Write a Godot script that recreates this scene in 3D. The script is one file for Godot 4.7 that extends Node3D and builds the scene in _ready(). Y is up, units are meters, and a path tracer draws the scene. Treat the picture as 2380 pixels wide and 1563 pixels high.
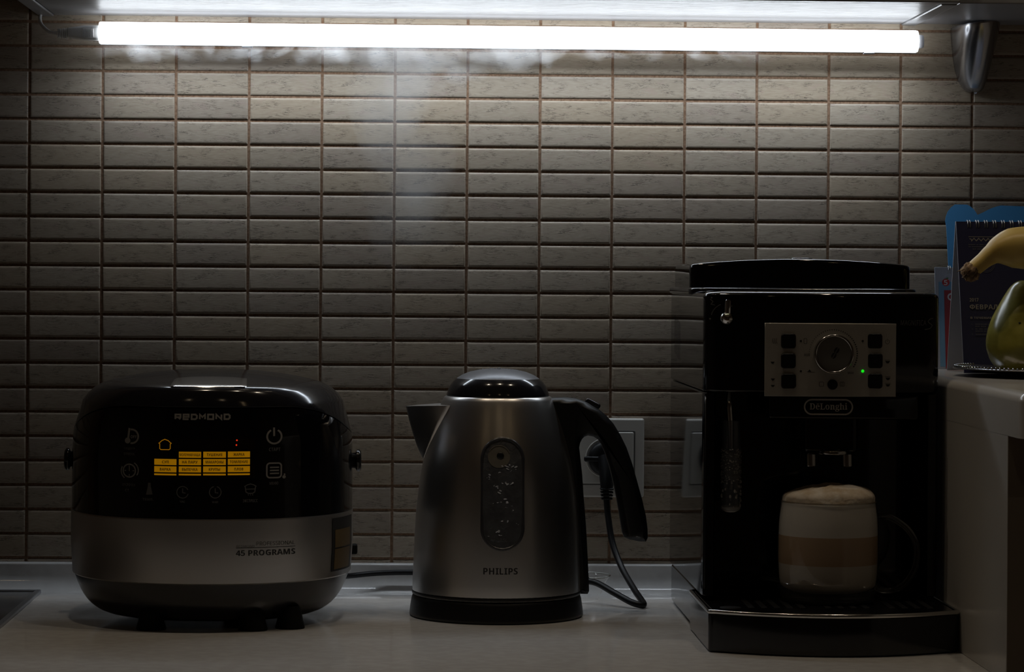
extends Node3D
# Night kitchen worktop: multicooker, kettle and coffee machine under a tube lamp. Metres, y up, worktop top at y = 0, tiled wall face at z = 0.

class Geo:
	var v := PackedVector3Array()
	var n := PackedVector3Array()
	var u := PackedVector2Array()
	var ix := PackedInt32Array()

	func grid(rows: Array, wrap := false) -> void:  # a smooth patch; with wrap the last column repeats the first
		var b := v.size()
		var h := rows.size()
		var w: int = rows[0].size()
		for r in h:
			for c in w:
				v.append(rows[r][c])
				n.append(Vector3.ZERO)
				u.append(Vector2(float(c) / (w - 1), float(r) / (h - 1)))
		for r in h - 1:
			for c in w - 1:
				var p := b + r * w + c
				_tri(p, p + 1, p + w + 1)
				_tri(p, p + w + 1, p + w)
		if wrap:
			for r in h:
				var s := n[b + r * w] + n[b + r * w + w - 1]
				n[b + r * w] = s
				n[b + r * w + w - 1] = s
		for r in [0, h - 1]:  # poles share one normal
			if rows[r][0].distance_to(rows[r][w / 2]) < 1e-7 and rows[r][0].distance_to(rows[r][w / 3]) < 1e-7:
				var s := Vector3.ZERO
				for c in w:
					s += n[b + r * w + c]
				for c in w:
					n[b + r * w + c] = s

	func _tri(a: int, b: int, c: int) -> void:
		var f := (v[b] - v[a]).cross(v[c] - v[a])
		n[a] += f
		n[b] += f
		n[c] += f
		ix.append_array([a, b, c])

	func flat(poly: PackedVector3Array, tris: PackedInt32Array) -> void:
		var b := v.size()
		for p in poly:
			v.append(p)
			n.append(Vector3.ZERO)
			u.append(Vector2(p.x, p.y + p.z))
		for k in range(0, tris.size(), 3):
			_tri(b + tris[k], b + tris[k + 1], b + tris[k + 2])

	func cap(ring: PackedVector3Array) -> void:  # a flat, star-shaped end; the ring may repeat its first point
		var c := Vector3.ZERO
		var m := ring.size()
		if ring[0].distance_to(ring[m - 1]) < 1e-7:
			m -= 1
		for k in m:
			c += ring[k] / m
		var pts := PackedVector3Array([c])
		var t := PackedInt32Array()
		for k in m:
			pts.append(ring[k])
			t.append_array([0, k + 1, (k + 1) % m + 1])
		flat(pts, t)

	func turn_out(from: int) -> void:  # makes each face since index «from» look out of the closed shape
		var c := Vector3.ZERO
		for k in range(from, ix.size()):
			c += v[ix[k]] / (ix.size() - from)
		var vol := 0.0
		for k in range(from, ix.size(), 3):
			vol += (v[ix[k]] - c).dot((v[ix[k + 1]] - c).cross(v[ix[k + 2]] - c))
		if vol < 0.0:
			_flip(from)

	func turn_to(from: int, dir: Vector3) -> void:
		var s := Vector3.ZERO
		for k in range(from, ix.size(), 3):
			s += (v[ix[k + 1]] - v[ix[k]]).cross(v[ix[k + 2]] - v[ix[k]])
		if s.dot(dir) < 0.0:
			_flip(from)

	func _flip(from: int) -> void:
		var done := {}
		for k in range(from, ix.size(), 3):
			var t := ix[k + 1]
			ix[k + 1] = ix[k + 2]
			ix[k + 2] = t
			for q in 3:
				done[ix[k + q]] = true
		for q in done:
			n[q] = -n[q]

	func ring_stack(rings: Array, creases := [], cap0 := true, cap1 := true) -> void:
		# rings -> smooth side patches (split at the ring numbers in creases) and flat caps, all turned outwards
		var f := ix.size()
		var closed := []
		for r in rings:
			var q: PackedVector3Array = r.duplicate()
			q.append(q[0])
			closed.append(q)
		var s := 0
		for k in range(1, closed.size()):
			if k == closed.size() - 1 or creases.has(k):
				grid(closed.slice(s, k + 1), true)
				s = k
		var side_end := ix.size()
		turn_out(f)
		var mid := Vector3.ZERO
		for k in range(f, side_end):
			mid += v[ix[k]] / (side_end - f)
		if cap0:
			var g := ix.size()
			cap(closed[0])
			turn_to(g, _mean(closed[0]) - _mean(closed[1]) + (_mean(closed[0]) - mid) * 0.05)
		if cap1:
			var g := ix.size()
			cap(closed[-1])
			turn_to(g, _mean(closed[-1]) - _mean(closed[-2]) + (_mean(closed[-1]) - mid) * 0.05)

	func _mean(r: PackedVector3Array) -> Vector3:
		var c := Vector3.ZERO
		for p in r:
			c += p / r.size()
		return c

	func lathe(profile: Array, at: Vector3, segs := 48, creases := [], cap0 := true, cap1 := true, basis := Basis()) -> void:
		var rings := []
		for p in profile:
			var r := PackedVector3Array()
			for k in segs:
				var a := TAU * k / segs
				r.append(at + basis * Vector3(p[0] * cos(a), p[1], p[0] * sin(a)))
			rings.append(r)
		ring_stack(rings, creases, cap0 and profile[0][0] > 1e-6, cap1 and profile[-1][0] > 1e-6)

	func tube(path: Array, radius, segs := 12, caps := true) -> void:
		var rings := []
		var side := Vector3.ZERO
		for k in path.size():
			var t: Vector3 = (path[mini(k + 1, path.size() - 1)] - path[maxi(k - 1, 0)]).normalized()
			if side == Vector3.ZERO:
				side = t.cross(Vector3.UP if absf(t.y) < 0.9 else Vector3.RIGHT).normalized()
			side = (side - t * side.dot(t)).normalized()
			var up := t.cross(side)
			var r: float = radius[k] if radius is Array else radius
			var ring := PackedVector3Array()
			for q in segs:
				var a := TAU * q / segs
				ring.append(path[k] + side * cos(a) * r + up * sin(a) * r)
			rings.append(ring)
		ring_stack(rings, [], caps, caps)

	func rbox(at: Vector3, size: Vector3, r: float, k := 3, basis := Basis()) -> void:
		# rounded box: rounded rectangles stacked in y
		var rings := []
		var levels := []
		for j in k + 1:
			var a := PI / 2 * j / k
			levels.append([r * (1.0 - sin(a)), -size.y / 2 + r * (1.0 - cos(a))])
		for j in range(k, -1, -1):
			var a := PI / 2 * j / k
			levels.append([r * (1.0 - sin(a)), size.y / 2 - r * (1.0 - cos(a))])
		for l in levels:
			var ring := PackedVector3Array()
			for c in 4:
				var sx: float = [1, -1, -1, 1][c]
				var sz: float = [1, 1, -1, -1][c]
				var rr: float = r - l[0]
				for j in k + 1:
					var a: float = PI / 2 * c + PI / 2 * j / k
					ring.append(at + basis * Vector3(sx * (size.x / 2 - r) + cos(a) * rr, l[1], sz * (size.z / 2 - r) + sin(a) * rr))
			rings.append(ring)
		ring_stack(rings)

	func prism(poly: PackedVector2Array, z0: float, z1: float, bevel: float, xf := Transform3D()) -> void:
		# polygon in x and y, pulled along z, with chamfered rims
		var f := ix.size()
		var p := poly.duplicate()
		if Geometry2D.is_polygon_clockwise(p):
			p.reverse()
		var m := p.size()
		var ins := PackedVector2Array()
		for k in m:
			var a := (p[k] - p[(k + m - 1) % m]).normalized()
			var b := (p[(k + 1) % m] - p[k]).normalized()
			var na := Vector2(-a.y, a.x)
			var nb := Vector2(-b.y, b.x)
			var mm := na + nb
			ins.append(p[k] + mm * bevel / maxf(0.35, mm.dot(na)))
		var layers := [[ins, z0], [p, z0 + bevel], [p, z1 - bevel], [ins, z1]] if bevel > 0.0 else [[p, z0], [p, z1]]
		for l in layers.size() - 1:
			for k in m:
				var q := (k + 1) % m
				var a2: Vector2 = layers[l][0][k]
				var b2: Vector2 = layers[l][0][q]
				var c2: Vector2 = layers[l + 1][0][q]
				var d2: Vector2 = layers[l + 1][0][k]
				flat(PackedVector3Array([Vector3(a2.x, a2.y, layers[l][1]), Vector3(b2.x, b2.y, layers[l][1]), Vector3(c2.x, c2.y, layers[l + 1][1]), Vector3(d2.x, d2.y, layers[l + 1][1])]), PackedInt32Array([0, 1, 2, 0, 2, 3]))
		var t := Geometry2D.triangulate_polygon(p)
		var lo := PackedVector3Array()
		var hi := PackedVector3Array()
		for q in layers[0][0]:
			lo.append(Vector3(q.x, q.y, z0))
			hi.append(Vector3(q.x, q.y, z1))
		var g := ix.size()
		turn_out(f)
		flat(lo, t)
		turn_to(g, Vector3(0, 0, -1))
		g = ix.size()
		flat(hi, t)
		turn_to(g, Vector3(0, 0, 1))
		if xf != Transform3D():
			var seen := {}
			for k in range(f, ix.size()):
				seen[ix[k]] = true
			for q in seen:
				v[q] = xf * v[q]
				n[q] = xf.basis * n[q]

	func soften(cos_limit := 0.6) -> void:  # shares normals between touching corners whose faces differ little
		var at := {}
		for k in v.size():
			var key := (v[k] * 20000.0).round()
			if not at.has(key):
				at[key] = []
			at[key].append(k)
		var out := n.duplicate()
		for key in at:
			for a in at[key]:
				var s := Vector3.ZERO
				var na := n[a].normalized()
				for b in at[key]:
					if na.dot(n[b].normalized()) > cos_limit:
						s += n[b]
				out[a] = s
		n = out

	func decal(tris: PackedVector2Array, fn: Callable, dir := Vector3(0, 0, 1)) -> void:
		for k in range(0, tris.size(), 3):
			var b := ix.size()
			flat(PackedVector3Array([fn.call(tris[k]), fn.call(tris[k + 1]), fn.call(tris[k + 2])]), PackedInt32Array([0, 1, 2]))
			turn_to(b, dir)

	func mesh() -> ArrayMesh:
		var nn := n.duplicate()
		for k in nn.size():
			nn[k] = nn[k].normalized()
		var j := ix.duplicate()
		for k in range(0, j.size(), 3):  # Godot's front faces run clockwise
			j[k + 1] = ix[k + 2]
			j[k + 2] = ix[k + 1]
		var a := []
		a.resize(Mesh.ARRAY_MAX)
		a[Mesh.ARRAY_VERTEX] = v
		a[Mesh.ARRAY_NORMAL] = nn
		a[Mesh.ARRAY_TEX_UV] = u
		a[Mesh.ARRAY_INDEX] = j
		var m := ArrayMesh.new()
		m.add_surface_from_arrays(Mesh.PRIMITIVE_TRIANGLES, a)
		return m


# ---------------------------------------------------------------- naming and tagging
var used := {}


func numbered(s: String) -> String:
	used[s] = used.get(s, 0) + 1
	return s if used[s] == 1 else "%s_%03d" % [s, used[s] - 1]


func tag(o: Node, label: String, category := "", group := "", kind := "") -> Node:
	if label:
		o.set_meta("label", label)
	if category:
		o.set_meta("category", category)
	if group:
		o.set_meta("group", group)
	if kind:
		o.set_meta("kind", kind)
	return o


func thing(called: String, label: String, category: String, at := Vector3.ZERO, group := "") -> Node3D:
	var o := Node3D.new()
	o.name = numbered(called)
	add_child(o)
	o.position = at
	tag(o, label, category, group)
	return o


func part(called: String, g, m: Material, parent: Node = self) -> MeshInstance3D:
	# shapes are given in the room's axes; the part is put back by its parents' places
	var o := MeshInstance3D.new()
	var off := Vector3.ZERO
	var q = parent
	while q is Node3D and q != self:
		off += q.position
		q = q.get_parent()
	if g is Geo:
		for k in g.v.size():
			g.v[k] -= off
		o.mesh = g.mesh()
	else:
		o.mesh = g
	o.material_override = null
	o.mesh.surface_set_material(0, m)
	if parent == self:
		o.name = numbered(called)
		add_child(o)
	else:
		var c := 1
		var nm := called
		while parent.has_node(nm):
			nm = "%s_%03d" % [called, c]
			c += 1
		o.name = nm
		parent.add_child(o)
	return o


# ---------------------------------------------------------------- materials
func mat(c: Color, rough := 0.5, metal := 0.0, spec := 0.5) -> StandardMaterial3D:
	var m := StandardMaterial3D.new()
	m.albedo_color = c
	m.roughness = rough
	m.metallic = metal
	m.metallic_specular = spec
	return m


func rgb(r: float, g: float, b: float, a := 255.0) -> Color:
	return Color(r / 255.0, g / 255.0, b / 255.0, a / 255.0)


func glow(c: Color, e: float) -> StandardMaterial3D:
	var m := mat(c, 0.4)
	m.emission_enabled = true
	m.emission = c
	m.emission_energy_multiplier = e
	return m


# ---------------------------------------------------------------- flat print: triangles in two dimensions
func stroke(pts: Array, w: float, closed := false) -> PackedVector2Array:
	var out := PackedVector2Array()
	var m := pts.size()
	var l := []
	var r := []
	for k in m:
		var a: Vector2 = pts[k] - pts[(k + m - 1) % m] if closed or k > 0 else pts[1] - pts[0]
		var b: Vector2 = pts[(k + 1) % m] - pts[k] if closed or k < m - 1 else a
		a = a.normalized()
		b = b.normalized()
		var na := Vector2(-a.y, a.x)
		var mm := na + Vector2(-b.y, b.x)
		mm = mm * (w / 2) / maxf(0.4, mm.dot(na))
		l.append(pts[k] + mm)
		r.append(pts[k] - mm)
	for k in (m if closed else m - 1):
		var q := (k + 1) % m
		out.append_array([l[k], r[k], r[q], l[k], r[q], l[q]])
	return out


func arc(c: Vector2, r: float, a0: float, a1: float, k := 24) -> Array:
	var out := []
	for j in k + 1:
		var a := deg_to_rad(lerpf(a0, a1, float(j) / k))
		out.append(c + Vector2(cos(a), sin(a)) * r)
	return out


func disc(c: Vector2, r: float, k := 20) -> PackedVector2Array:
	var out := PackedVector2Array()
	for j in k:
		out.append_array([c, c + Vector2.from_angle(TAU * j / k) * r, c + Vector2.from_angle(TAU * (j + 1) / k) * r])
	return out


func rect(c: Vector2, w: float, h: float, nx := 1) -> PackedVector2Array:
	var out := PackedVector2Array()
	for k in nx:
		var x0 := c.x - w / 2 + w * k / nx
		var x1 := x0 + w / nx
		out.append_array([Vector2(x0, c.y - h / 2), Vector2(x1, c.y - h / 2), Vector2(x1, c.y + h / 2), Vector2(x0, c.y - h / 2), Vector2(x1, c.y + h / 2), Vector2(x0, c.y + h / 2)])
	return out


func poly(pts: Array) -> PackedVector2Array:
	var p := PackedVector2Array(pts)
	var out := PackedVector2Array()
	for k in Geometry2D.triangulate_polygon(p):
		out.append(p[k])
	return out


func rrect(c: Vector2, w: float, h: float, r: float, k := 5) -> Array:
	var out := []
	for q in 4:
		var s := Vector2([1, -1, -1, 1][q], [1, 1, -1, -1][q])
		out.append_array(arc(c + s * Vector2(w / 2 - r, h / 2 - r), r, 90 * q, 90 * q + 90, k))
	return out


func lettering(s: String, c: Vector2, w: float, h: float, bold := true, slant := 0.0, face := "Droid Sans") -> PackedVector2Array:
	# the front of a TextMesh, fitted into w x h round c
	var f := SystemFont.new()
	f.font_names = PackedStringArray([face])
	f.font_weight = 700 if bold else 400
	var tm := TextMesh.new()
	tm.font = f
	tm.text = s
	tm.font_size = 48
	tm.pixel_size = 0.01
	tm.depth = 0.0
	tm.curve_step = 1.0
	var a := tm.get_mesh_arrays()
	var p: PackedVector3Array = a[Mesh.ARRAY_VERTEX]
	var j = a[Mesh.ARRAY_INDEX]
	var out := PackedVector2Array()
	if j == null or j.size() == 0:
		j = range(p.size())
	var lo := Vector2(1e9, 1e9)
	var hi := -lo
	for k in j:
		var q := Vector2(p[k].x, p[k].y)
		lo = lo.min(q)
		hi = hi.max(q)
		out.append(q)
	var size := hi - lo
	for k in out.size():
		var q := (out[k] - lo) / size - Vector2(0.5, 0.5)
		out[k] = c + Vector2(q.x * w + q.y * h * slant, q.y * h)
	return out


func smooth(pts: Array, each := 6) -> Array:
	var out := []
	for k in pts.size() - 1:
		var a = pts[maxi(k - 1, 0)]
		var b = pts[k]
		var c = pts[k + 1]
		var d = pts[mini(k + 2, pts.size() - 1)]
		for j in each:
			out.append(b.cubic_interpolate(c, a, d, float(j) / each))
	out.append(pts[-1])
	return out


func along(prof: Array, y: float) -> Array:  # linear look-up in [y, a, b, ...] rows
	for k in prof.size() - 1:
		if y <= prof[k + 1][0] or k == prof.size() - 2:
			var t := clampf((y - prof[k][0]) / (prof[k + 1][0] - prof[k][0]), 0, 1)
			var out := []
			for q in prof[k].size():
				out.append(lerpf(prof[k][q], prof[k + 1][q], t))
			return out
	return prof[-1]


var rng := RandomNumberGenerator.new()


func _ready() -> void:
	rng.seed = 7
	# ------------------------------------------------------------ camera
	var cam := Camera3D.new()
	cam.name = "camera"
	cam.projection = Camera3D.PROJECTION_FRUSTUM
	cam.near = 0.05
	cam.far = 30.0
	cam.size = 2.0 * 0.05 * 781.5 / 6600.0
	cam.frustum_offset = Vector2(0, -0.05 * 131.5 / 6600.0)
	var yaw := -0.0393
	var roll := 0.0074
	var right := Vector3(cos(roll) * cos(yaw), sin(roll), -cos(roll) * sin(yaw))
	var back := Vector3(sin(yaw), 0, cos(yaw))
	cam.transform = Transform3D(Basis(right, back.cross(right), back), Vector3(-0.0756, 0.358, 3.2575))
	cam.current = true
	add_child(cam)
	# ------------------------------------------------------------ sky and exposure
	var we := WorldEnvironment.new()
	we.name = "environment"
	var e := Environment.new()
	e.background_mode = Environment.BG_COLOR
	e.background_color = Color.BLACK
	e.tonemap_mode = Environment.TONE_MAPPER_LINEAR
	e.tonemap_exposure = 1.0
	e.sdfgi_enabled = true
	e.ssao_enabled = true
	e.ssil_enabled = true
	e.volumetric_fog_enabled = true
	e.volumetric_fog_density = 0.0
	we.environment = e
	add_child(we)
	# ------------------------------------------------------------ the tube's own light, just below its glowing face
	var al := AreaLight3D.new()
	al.name = "tube_light"
	al.area_size = Vector2(0.925, 0.02)
	al.light_color = Color(0.90, 0.95, 1.0)
	al.light_energy = TUBE_LIGHT
	al.area_range = 6.0
	al.area_attenuation = 2.0
	al.shadow_enabled = true
	al.transform = Transform3D(Basis(Vector3.RIGHT, deg_to_rad(-108)), Vector3(0.047, 0.6172, 0.047))
	add_child(al)

	materials()
	room()
	worktop()
	cupboard()
	tube_lamp()
	ledge()
	multicooker()
	kettle()
	coffee_machine()
	latte()
	calendars()
	fruit()
	small_things()
	steam()


const TUBE_LIGHT := 0.110
const TUBE_GLOW := 5.0
const SPOT_NEAR := 0.125
const SPOT_FAR := 0.024
var M := {}


func grain_images() -> Array:  # wood-like print of the wall tiles: [colour, relief]
	var n1 := FastNoiseLite.new()
	n1.seed = 3
	n1.frequency = 1.0
	n1.fractal_octaves = 3
	var n2 := FastNoiseLite.new()
	n2.seed = 11
	n2.frequency = 1.0
	n2.fractal_octaves = 2
	var n3 := FastNoiseLite.new()
	n3.seed = 21
	n3.frequency = 1.0
	var w := 1024
	var h := 768
	var col := Image.create(w, h, false, Image.FORMAT_RGB8)
	var rel := Image.create(w, h, false, Image.FORMAT_R8)
	for y in h:
		for x in w:
			var bend := 6.0 * n3.get_noise_2d(x * 0.006, y * 0.012)
			var a := n1.get_noise_2d(x * 0.016, (y + bend) * 0.16)
			var s := n2.get_noise_2d(x * 0.022 + 40.0, (y + bend) * 0.46)
			var p := n3.get_noise_2d(x * 0.008 + 9.0, y * 0.022 + 70.0)
			var dark := smoothstep(0.20, 0.46, s) * smoothstep(-0.15, 0.45, p)
			var t := 0.5 + 0.5 * a
			var c := Color(0.605, 0.55, 0.485).lerp(Color(0.69, 0.645, 0.58), t)
			c = c.lerp(Color(0.65, 0.58, 0.53), smoothstep(0.2, 0.6, n3.get_noise_2d(x * 0.009 + 300.0, y * 0.02)) * 0.6)
			c = c.lerp(Color(0.36, 0.325, 0.29), dark * 1.0)
			col.set_pixel(x, y, c)
			rel.set_pixel(x, y, Color(0.6 + 0.25 * a - 0.5 * dark, 0, 0))
	return [ImageTexture.create_from_image(col), ImageTexture.create_from_image(rel)]


func noise_tex(freq: float, lo: Color, hi: Color, s := 1, size := 512, octaves := 4) -> NoiseTexture2D:
	var t := NoiseTexture2D.new()
	t.width = size
	t.height = size
	t.seamless = true
	var f := FastNoiseLite.new()
	f.seed = s
	f.frequency = freq
	f.fractal_octaves = octaves
	t.noise = f
	var g := Gradient.new()
	g.colors = PackedColorArray([lo, hi])
	g.offsets = PackedFloat32Array([0.25, 0.75])
	t.color_ramp = g
	return t


func triplanar(m: StandardMaterial3D, scale: Vector3) -> StandardMaterial3D:
	m.uv1_triplanar = true
	m.uv1_world_triplanar = true
	m.uv1_scale = scale
	return m


func materials() -> void:
	var g := grain_images()
	for k in 4:
		var t := mat([Color(1, 1, 1), Color(0.965, 0.96, 0.95), Color(1.0, 0.985, 0.96), Color(0.94, 0.935, 0.94)][k], 0.42, 0.0, 0.45)
		t.albedo_texture = g[0]
		t.heightmap_enabled = true
		t.heightmap_texture = g[1]
		t.heightmap_scale = 0.010
		M["tile%d" % k] = t
	M.grout = triplanar(mat(Color.WHITE, 0.9, 0.0, 0.3), Vector3(9, 9, 9))
	M.grout.albedo_texture = noise_tex(0.05, rgb(122, 96, 76), rgb(146, 118, 96), 5)
	M.plaster = mat(rgb(172, 160, 146), 0.9, 0.0, 0.3)
	M.floor = mat(rgb(120, 98, 78), 0.5)
	M.worktop = triplanar(mat(Color.WHITE, 0.08, 0.0, 0.55), Vector3(3, 3, 3))
	M.worktop.albedo_texture = noise_tex(0.03, rgb(206, 203, 200), rgb(214, 212, 209), 8)
	M.ledge = mat(rgb(176, 172, 166), 0.22, 0.0, 0.5)
	M.laminate = triplanar(mat(rgb(150, 151, 154), 0.3, 0.0, 0.5), Vector3(2, 2, 14))
	M.laminate.heightmap_enabled = true
	M.laminate.heightmap_texture = noise_tex(0.02, Color.BLACK, Color.WHITE, 4)
	M.laminate.heightmap_scale = 0.04
	M.shelf = mat(rgb(150, 150, 154), 0.3, 0.0, 0.5)
	M.satin = mat(rgb(176, 177, 182), 0.22, 0.95)
	M.chrome = mat(rgb(205, 205, 208), 0.06, 1.0)
	M.dull_chrome = mat(rgb(190, 188, 185), 0.16, 1.0)
	M.alu = mat(rgb(170, 172, 176), 0.4, 1.0)
	M.tube = glow(Color(0.95, 0.975, 1.0), TUBE_GLOW)
	M.white = mat(rgb(232, 232, 230), 0.4)
	M.grey_plastic = mat(rgb(160, 160, 164), 0.4)
	M.socket = mat(rgb(196, 192, 184), 0.35)
	M.steel = mat(rgb(186, 183, 180), 0.36, 1.0)
	M.kettle_steel = mat(rgb(208, 205, 202), 0.31, 1.0)
	M.gloss = mat(rgb(9, 9, 12), 0.06, 0.0, 0.5)
	M.gloss2 = mat(rgb(16, 16, 19), 0.11, 0.0, 0.5)
	M.lid = mat(rgb(26, 26, 30), 0.12, 0.0, 0.5)
	M.black = mat(rgb(15, 15, 17), 0.42, 0.0, 0.4)
	M.matt = mat(rgb(12, 12, 13), 0.65, 0.0, 0.3)
	M.dark_grey = mat(rgb(48, 48, 52), 0.28, 0.0, 0.5)
	M.print_grey = mat(rgb(128, 124, 118), 0.5)
	M.print_dim = mat(rgb(84, 82, 80), 0.5)
	M.print_dark = mat(rgb(30, 28, 27), 0.5)
	M.amber = glow(rgb(176, 120, 0), 0.40)
	M.amber_dim = glow(rgb(170, 112, 10), 0.45)
	M.amber_print = mat(rgb(46, 30, 4), 0.6)
	M.red_led = glow(rgb(220, 50, 20), 0.8)
	M.green_led = glow(rgb(20, 230, 30), 0.9)
	M.glass = mat(Color(1, 1, 1, 0.03), 0.0)
	M.glass.transparency = BaseMaterial3D.TRANSPARENCY_ALPHA
	M.solid_glass = mat(Color(0.96, 0.97, 0.96, 0.0), 0.0)
	M.solid_glass.refraction_enabled = true
	M.solid_glass.refraction_scale = 0.05
	M.smoked = mat(Color(0.35, 0.37, 0.40, 0.45), 0.08)
	M.smoked.transparency = BaseMaterial3D.TRANSPARENCY_ALPHA
	M.plate_silver = mat(rgb(118, 116, 114), 0.42, 0.8)
	M.silver_print = mat(rgb(172, 168, 160), 0.4, 0.3)


func slab(called: String, lo: Vector3, hi: Vector3, m: Material) -> void:
	var g := Geo.new()
	g.rbox((lo + hi) / 2, hi - lo, 0.004, 1)
	tag(part(called, g, m), "", "", "", "structure")


func room() -> void:
	slab("floor", Vector3(-2.1, -1.0, -0.1), Vector3(2.1, -0.9, 4.5), M.floor)
	slab("ceiling", Vector3(-2.1, 1.65, -0.1), Vector3(2.1, 1.75, 4.5), M.plaster)
	slab("wall_left", Vector3(-2.1, -0.9, -0.1), Vector3(-2.0, 1.65, 4.5), M.plaster)
	slab("wall_right", Vector3(2.0, -0.9, -0.1), Vector3(2.1, 1.65, 4.5), M.plaster)
	slab("wall_front", Vector3(-2.0, -0.9, 4.4), Vector3(2.0, 1.65, 4.5), M.plaster)
	var g := Geo.new()
	g.rbox(Vector3(0, 0.375, -0.05), Vector3(4.0, 2.55, 0.1), 0.002, 1)
	var wall := part("wall_back", g, M.grout)
	tag(wall, "", "", "", "structure")
	# tiles: 83.3 x 27.8 mm, joints 2.9 mm; sixteen cuts of the print, four tints
	var cuts := []
	for k in 16:
		cuts.append(tile_mesh(0.0804, 0.0249, Vector2(rng.randf_range(0.16, 0.84), rng.randf_range(0.07, 0.93))).mesh())
	var rest := Geo.new()
	for k in range(-6, 20):
		for r in range(-3, 22):
			var c := Vector3((k - 5.5) * 0.0833, 0.6206 - (r + 0.5) * 0.0278, 0)
			var lo := c - Vector3(0.04, 0.0125, 0)
			var hi := c + Vector3(0.04, 0.0125, 0)
			var seen := k >= -1 and k <= 13 and r >= -2
			for b in [Rect2(-0.415, 0.0, 0.27, 0.255), Rect2(-0.03, 0.0, 0.12, 0.215), Rect2(0.245, 0.0, 0.27, 0.345), Rect2(0.575, 0.0, 0.3, 0.43)]:
				if lo.x > b.position.x and hi.x < b.end.x and hi.y < b.end.y:
					seen = false
			if not seen or r < -2:
				var t := tile_mesh(0.0804, 0.0249, Vector2(rng.randf(), rng.randf()))
				var base := rest.v.size()
				for q in t.v.size():
					rest.v.append(t.v[q] + c)
					rest.n.append(t.n[q])
					rest.u.append(t.u[q])
				for q in t.ix:
					rest.ix.append(q + base)
				continue
			var o := MeshInstance3D.new()
			o.mesh = cuts[rng.randi() % 16]
			o.set_surface_override_material(0, M["tile%d" % (rng.randi() % 4)])
			o.position = c + Vector3(rng.randf_range(-1, 1) * 0.0002, rng.randf_range(-1, 1) * 0.0002, 0)
			o.rotation = Vector3(rng.randf_range(-1, 1) * 0.006, rng.randf_range(-1, 1) * 0.003, rng.randf_range(-1, 1) * 0.0015)
			o.name = "tile"
			wall.add_child(o, true)
	var more := MeshInstance3D.new()
	more.name = "tile_field"
	more.mesh = rest.mesh()
	more.mesh.surface_set_material(0, M.tile0)
	more.set_meta("kind", "stuff")
	wall.add_child(more)
	wall.position = Vector3.ZERO
	# recessed ceiling lights of the room behind the camera: a weak warm fill
	for z in [0.57, 2.4]:
		for x in ([-0.35, 0.1, 0.55] if z < 1.0 else [-0.9, 0.1, 0.9]):
			var t := thing("ceiling_light", "round recessed ceiling light, %s of the row %s" % ["left end" if x < -0.2 else ("right end" if x > 0.5 else "middle"), "above the worktop edge" if z < 1.0 else "across the dark room"], "ceiling light", Vector3(x, 1.65, z), "recessed ceiling lights")
			var ring := Geo.new()
			ring.lathe([[0.0215, 0.0], [0.0215, -0.004], [0.045, -0.006], [0.05, -0.002], [0.05, 0.0]], Vector3(x, 1.65, z), 32, [], false, false)
			part("ring", ring, M.white, t)
			var lens := Geo.new()
			lens.lathe([[0.0, -0.001], [0.020, -0.001], [0.0205, 0.0], [0.0, 0.0005]], Vector3(x, 1.65, z), 32)
			part("lens", lens, glow(Color(1.0, 0.84, 0.60), 30.0), t)
			var s := SpotLight3D.new()
			s.name = "light"
			s.light_color = Color(1.0, 0.93, 0.83)
			s.light_energy = SPOT_NEAR if z < 1.0 else SPOT_FAR
			s.light_size = 0.02
			s.spot_range = 8.0
			s.spot_attenuation = 2.0
			s.spot_angle = 62.0
			s.spot_angle_attenuation = 0.6
			s.shadow_enabled = true
			s.rotation = Vector3(-PI / 2, 0, 0)
			s.position = Vector3(0, -0.012, 0)
			t.add_child(s)


func tile_mesh(w: float, h: float, shift: Vector2) -> Geo:
	var g := Geo.new()
	var rings := []
	for l in [[0.0, 0.0], [0.0, 0.0005], [0.0008, 0.0013], [0.0027, 0.0018]]:
		var a: float = w / 2 - l[0]
		var b: float = h / 2 - l[0]
		rings.append([Vector3(-a, -b, l[1]), Vector3(a, -b, l[1]), Vector3(a, b, l[1]), Vector3(-a, b, l[1])])
	for s in 4:
		for l in 3:
			var q := (s + 1) % 4
			g.flat(PackedVector3Array([rings[l][s], rings[l][q], rings[l + 1][q], rings[l + 1][s]]), PackedInt32Array([0, 1, 2, 0, 2, 3]))
	g.flat(PackedVector3Array(rings[3]), PackedInt32Array([0, 1, 2, 0, 2, 3]))
	g.soften(0.72)
	for k in g.v.size():
		g.u[k] = Vector2(g.v[k].x / 0.26, -g.v[k].y / 0.195) + shift
	return g


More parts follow.
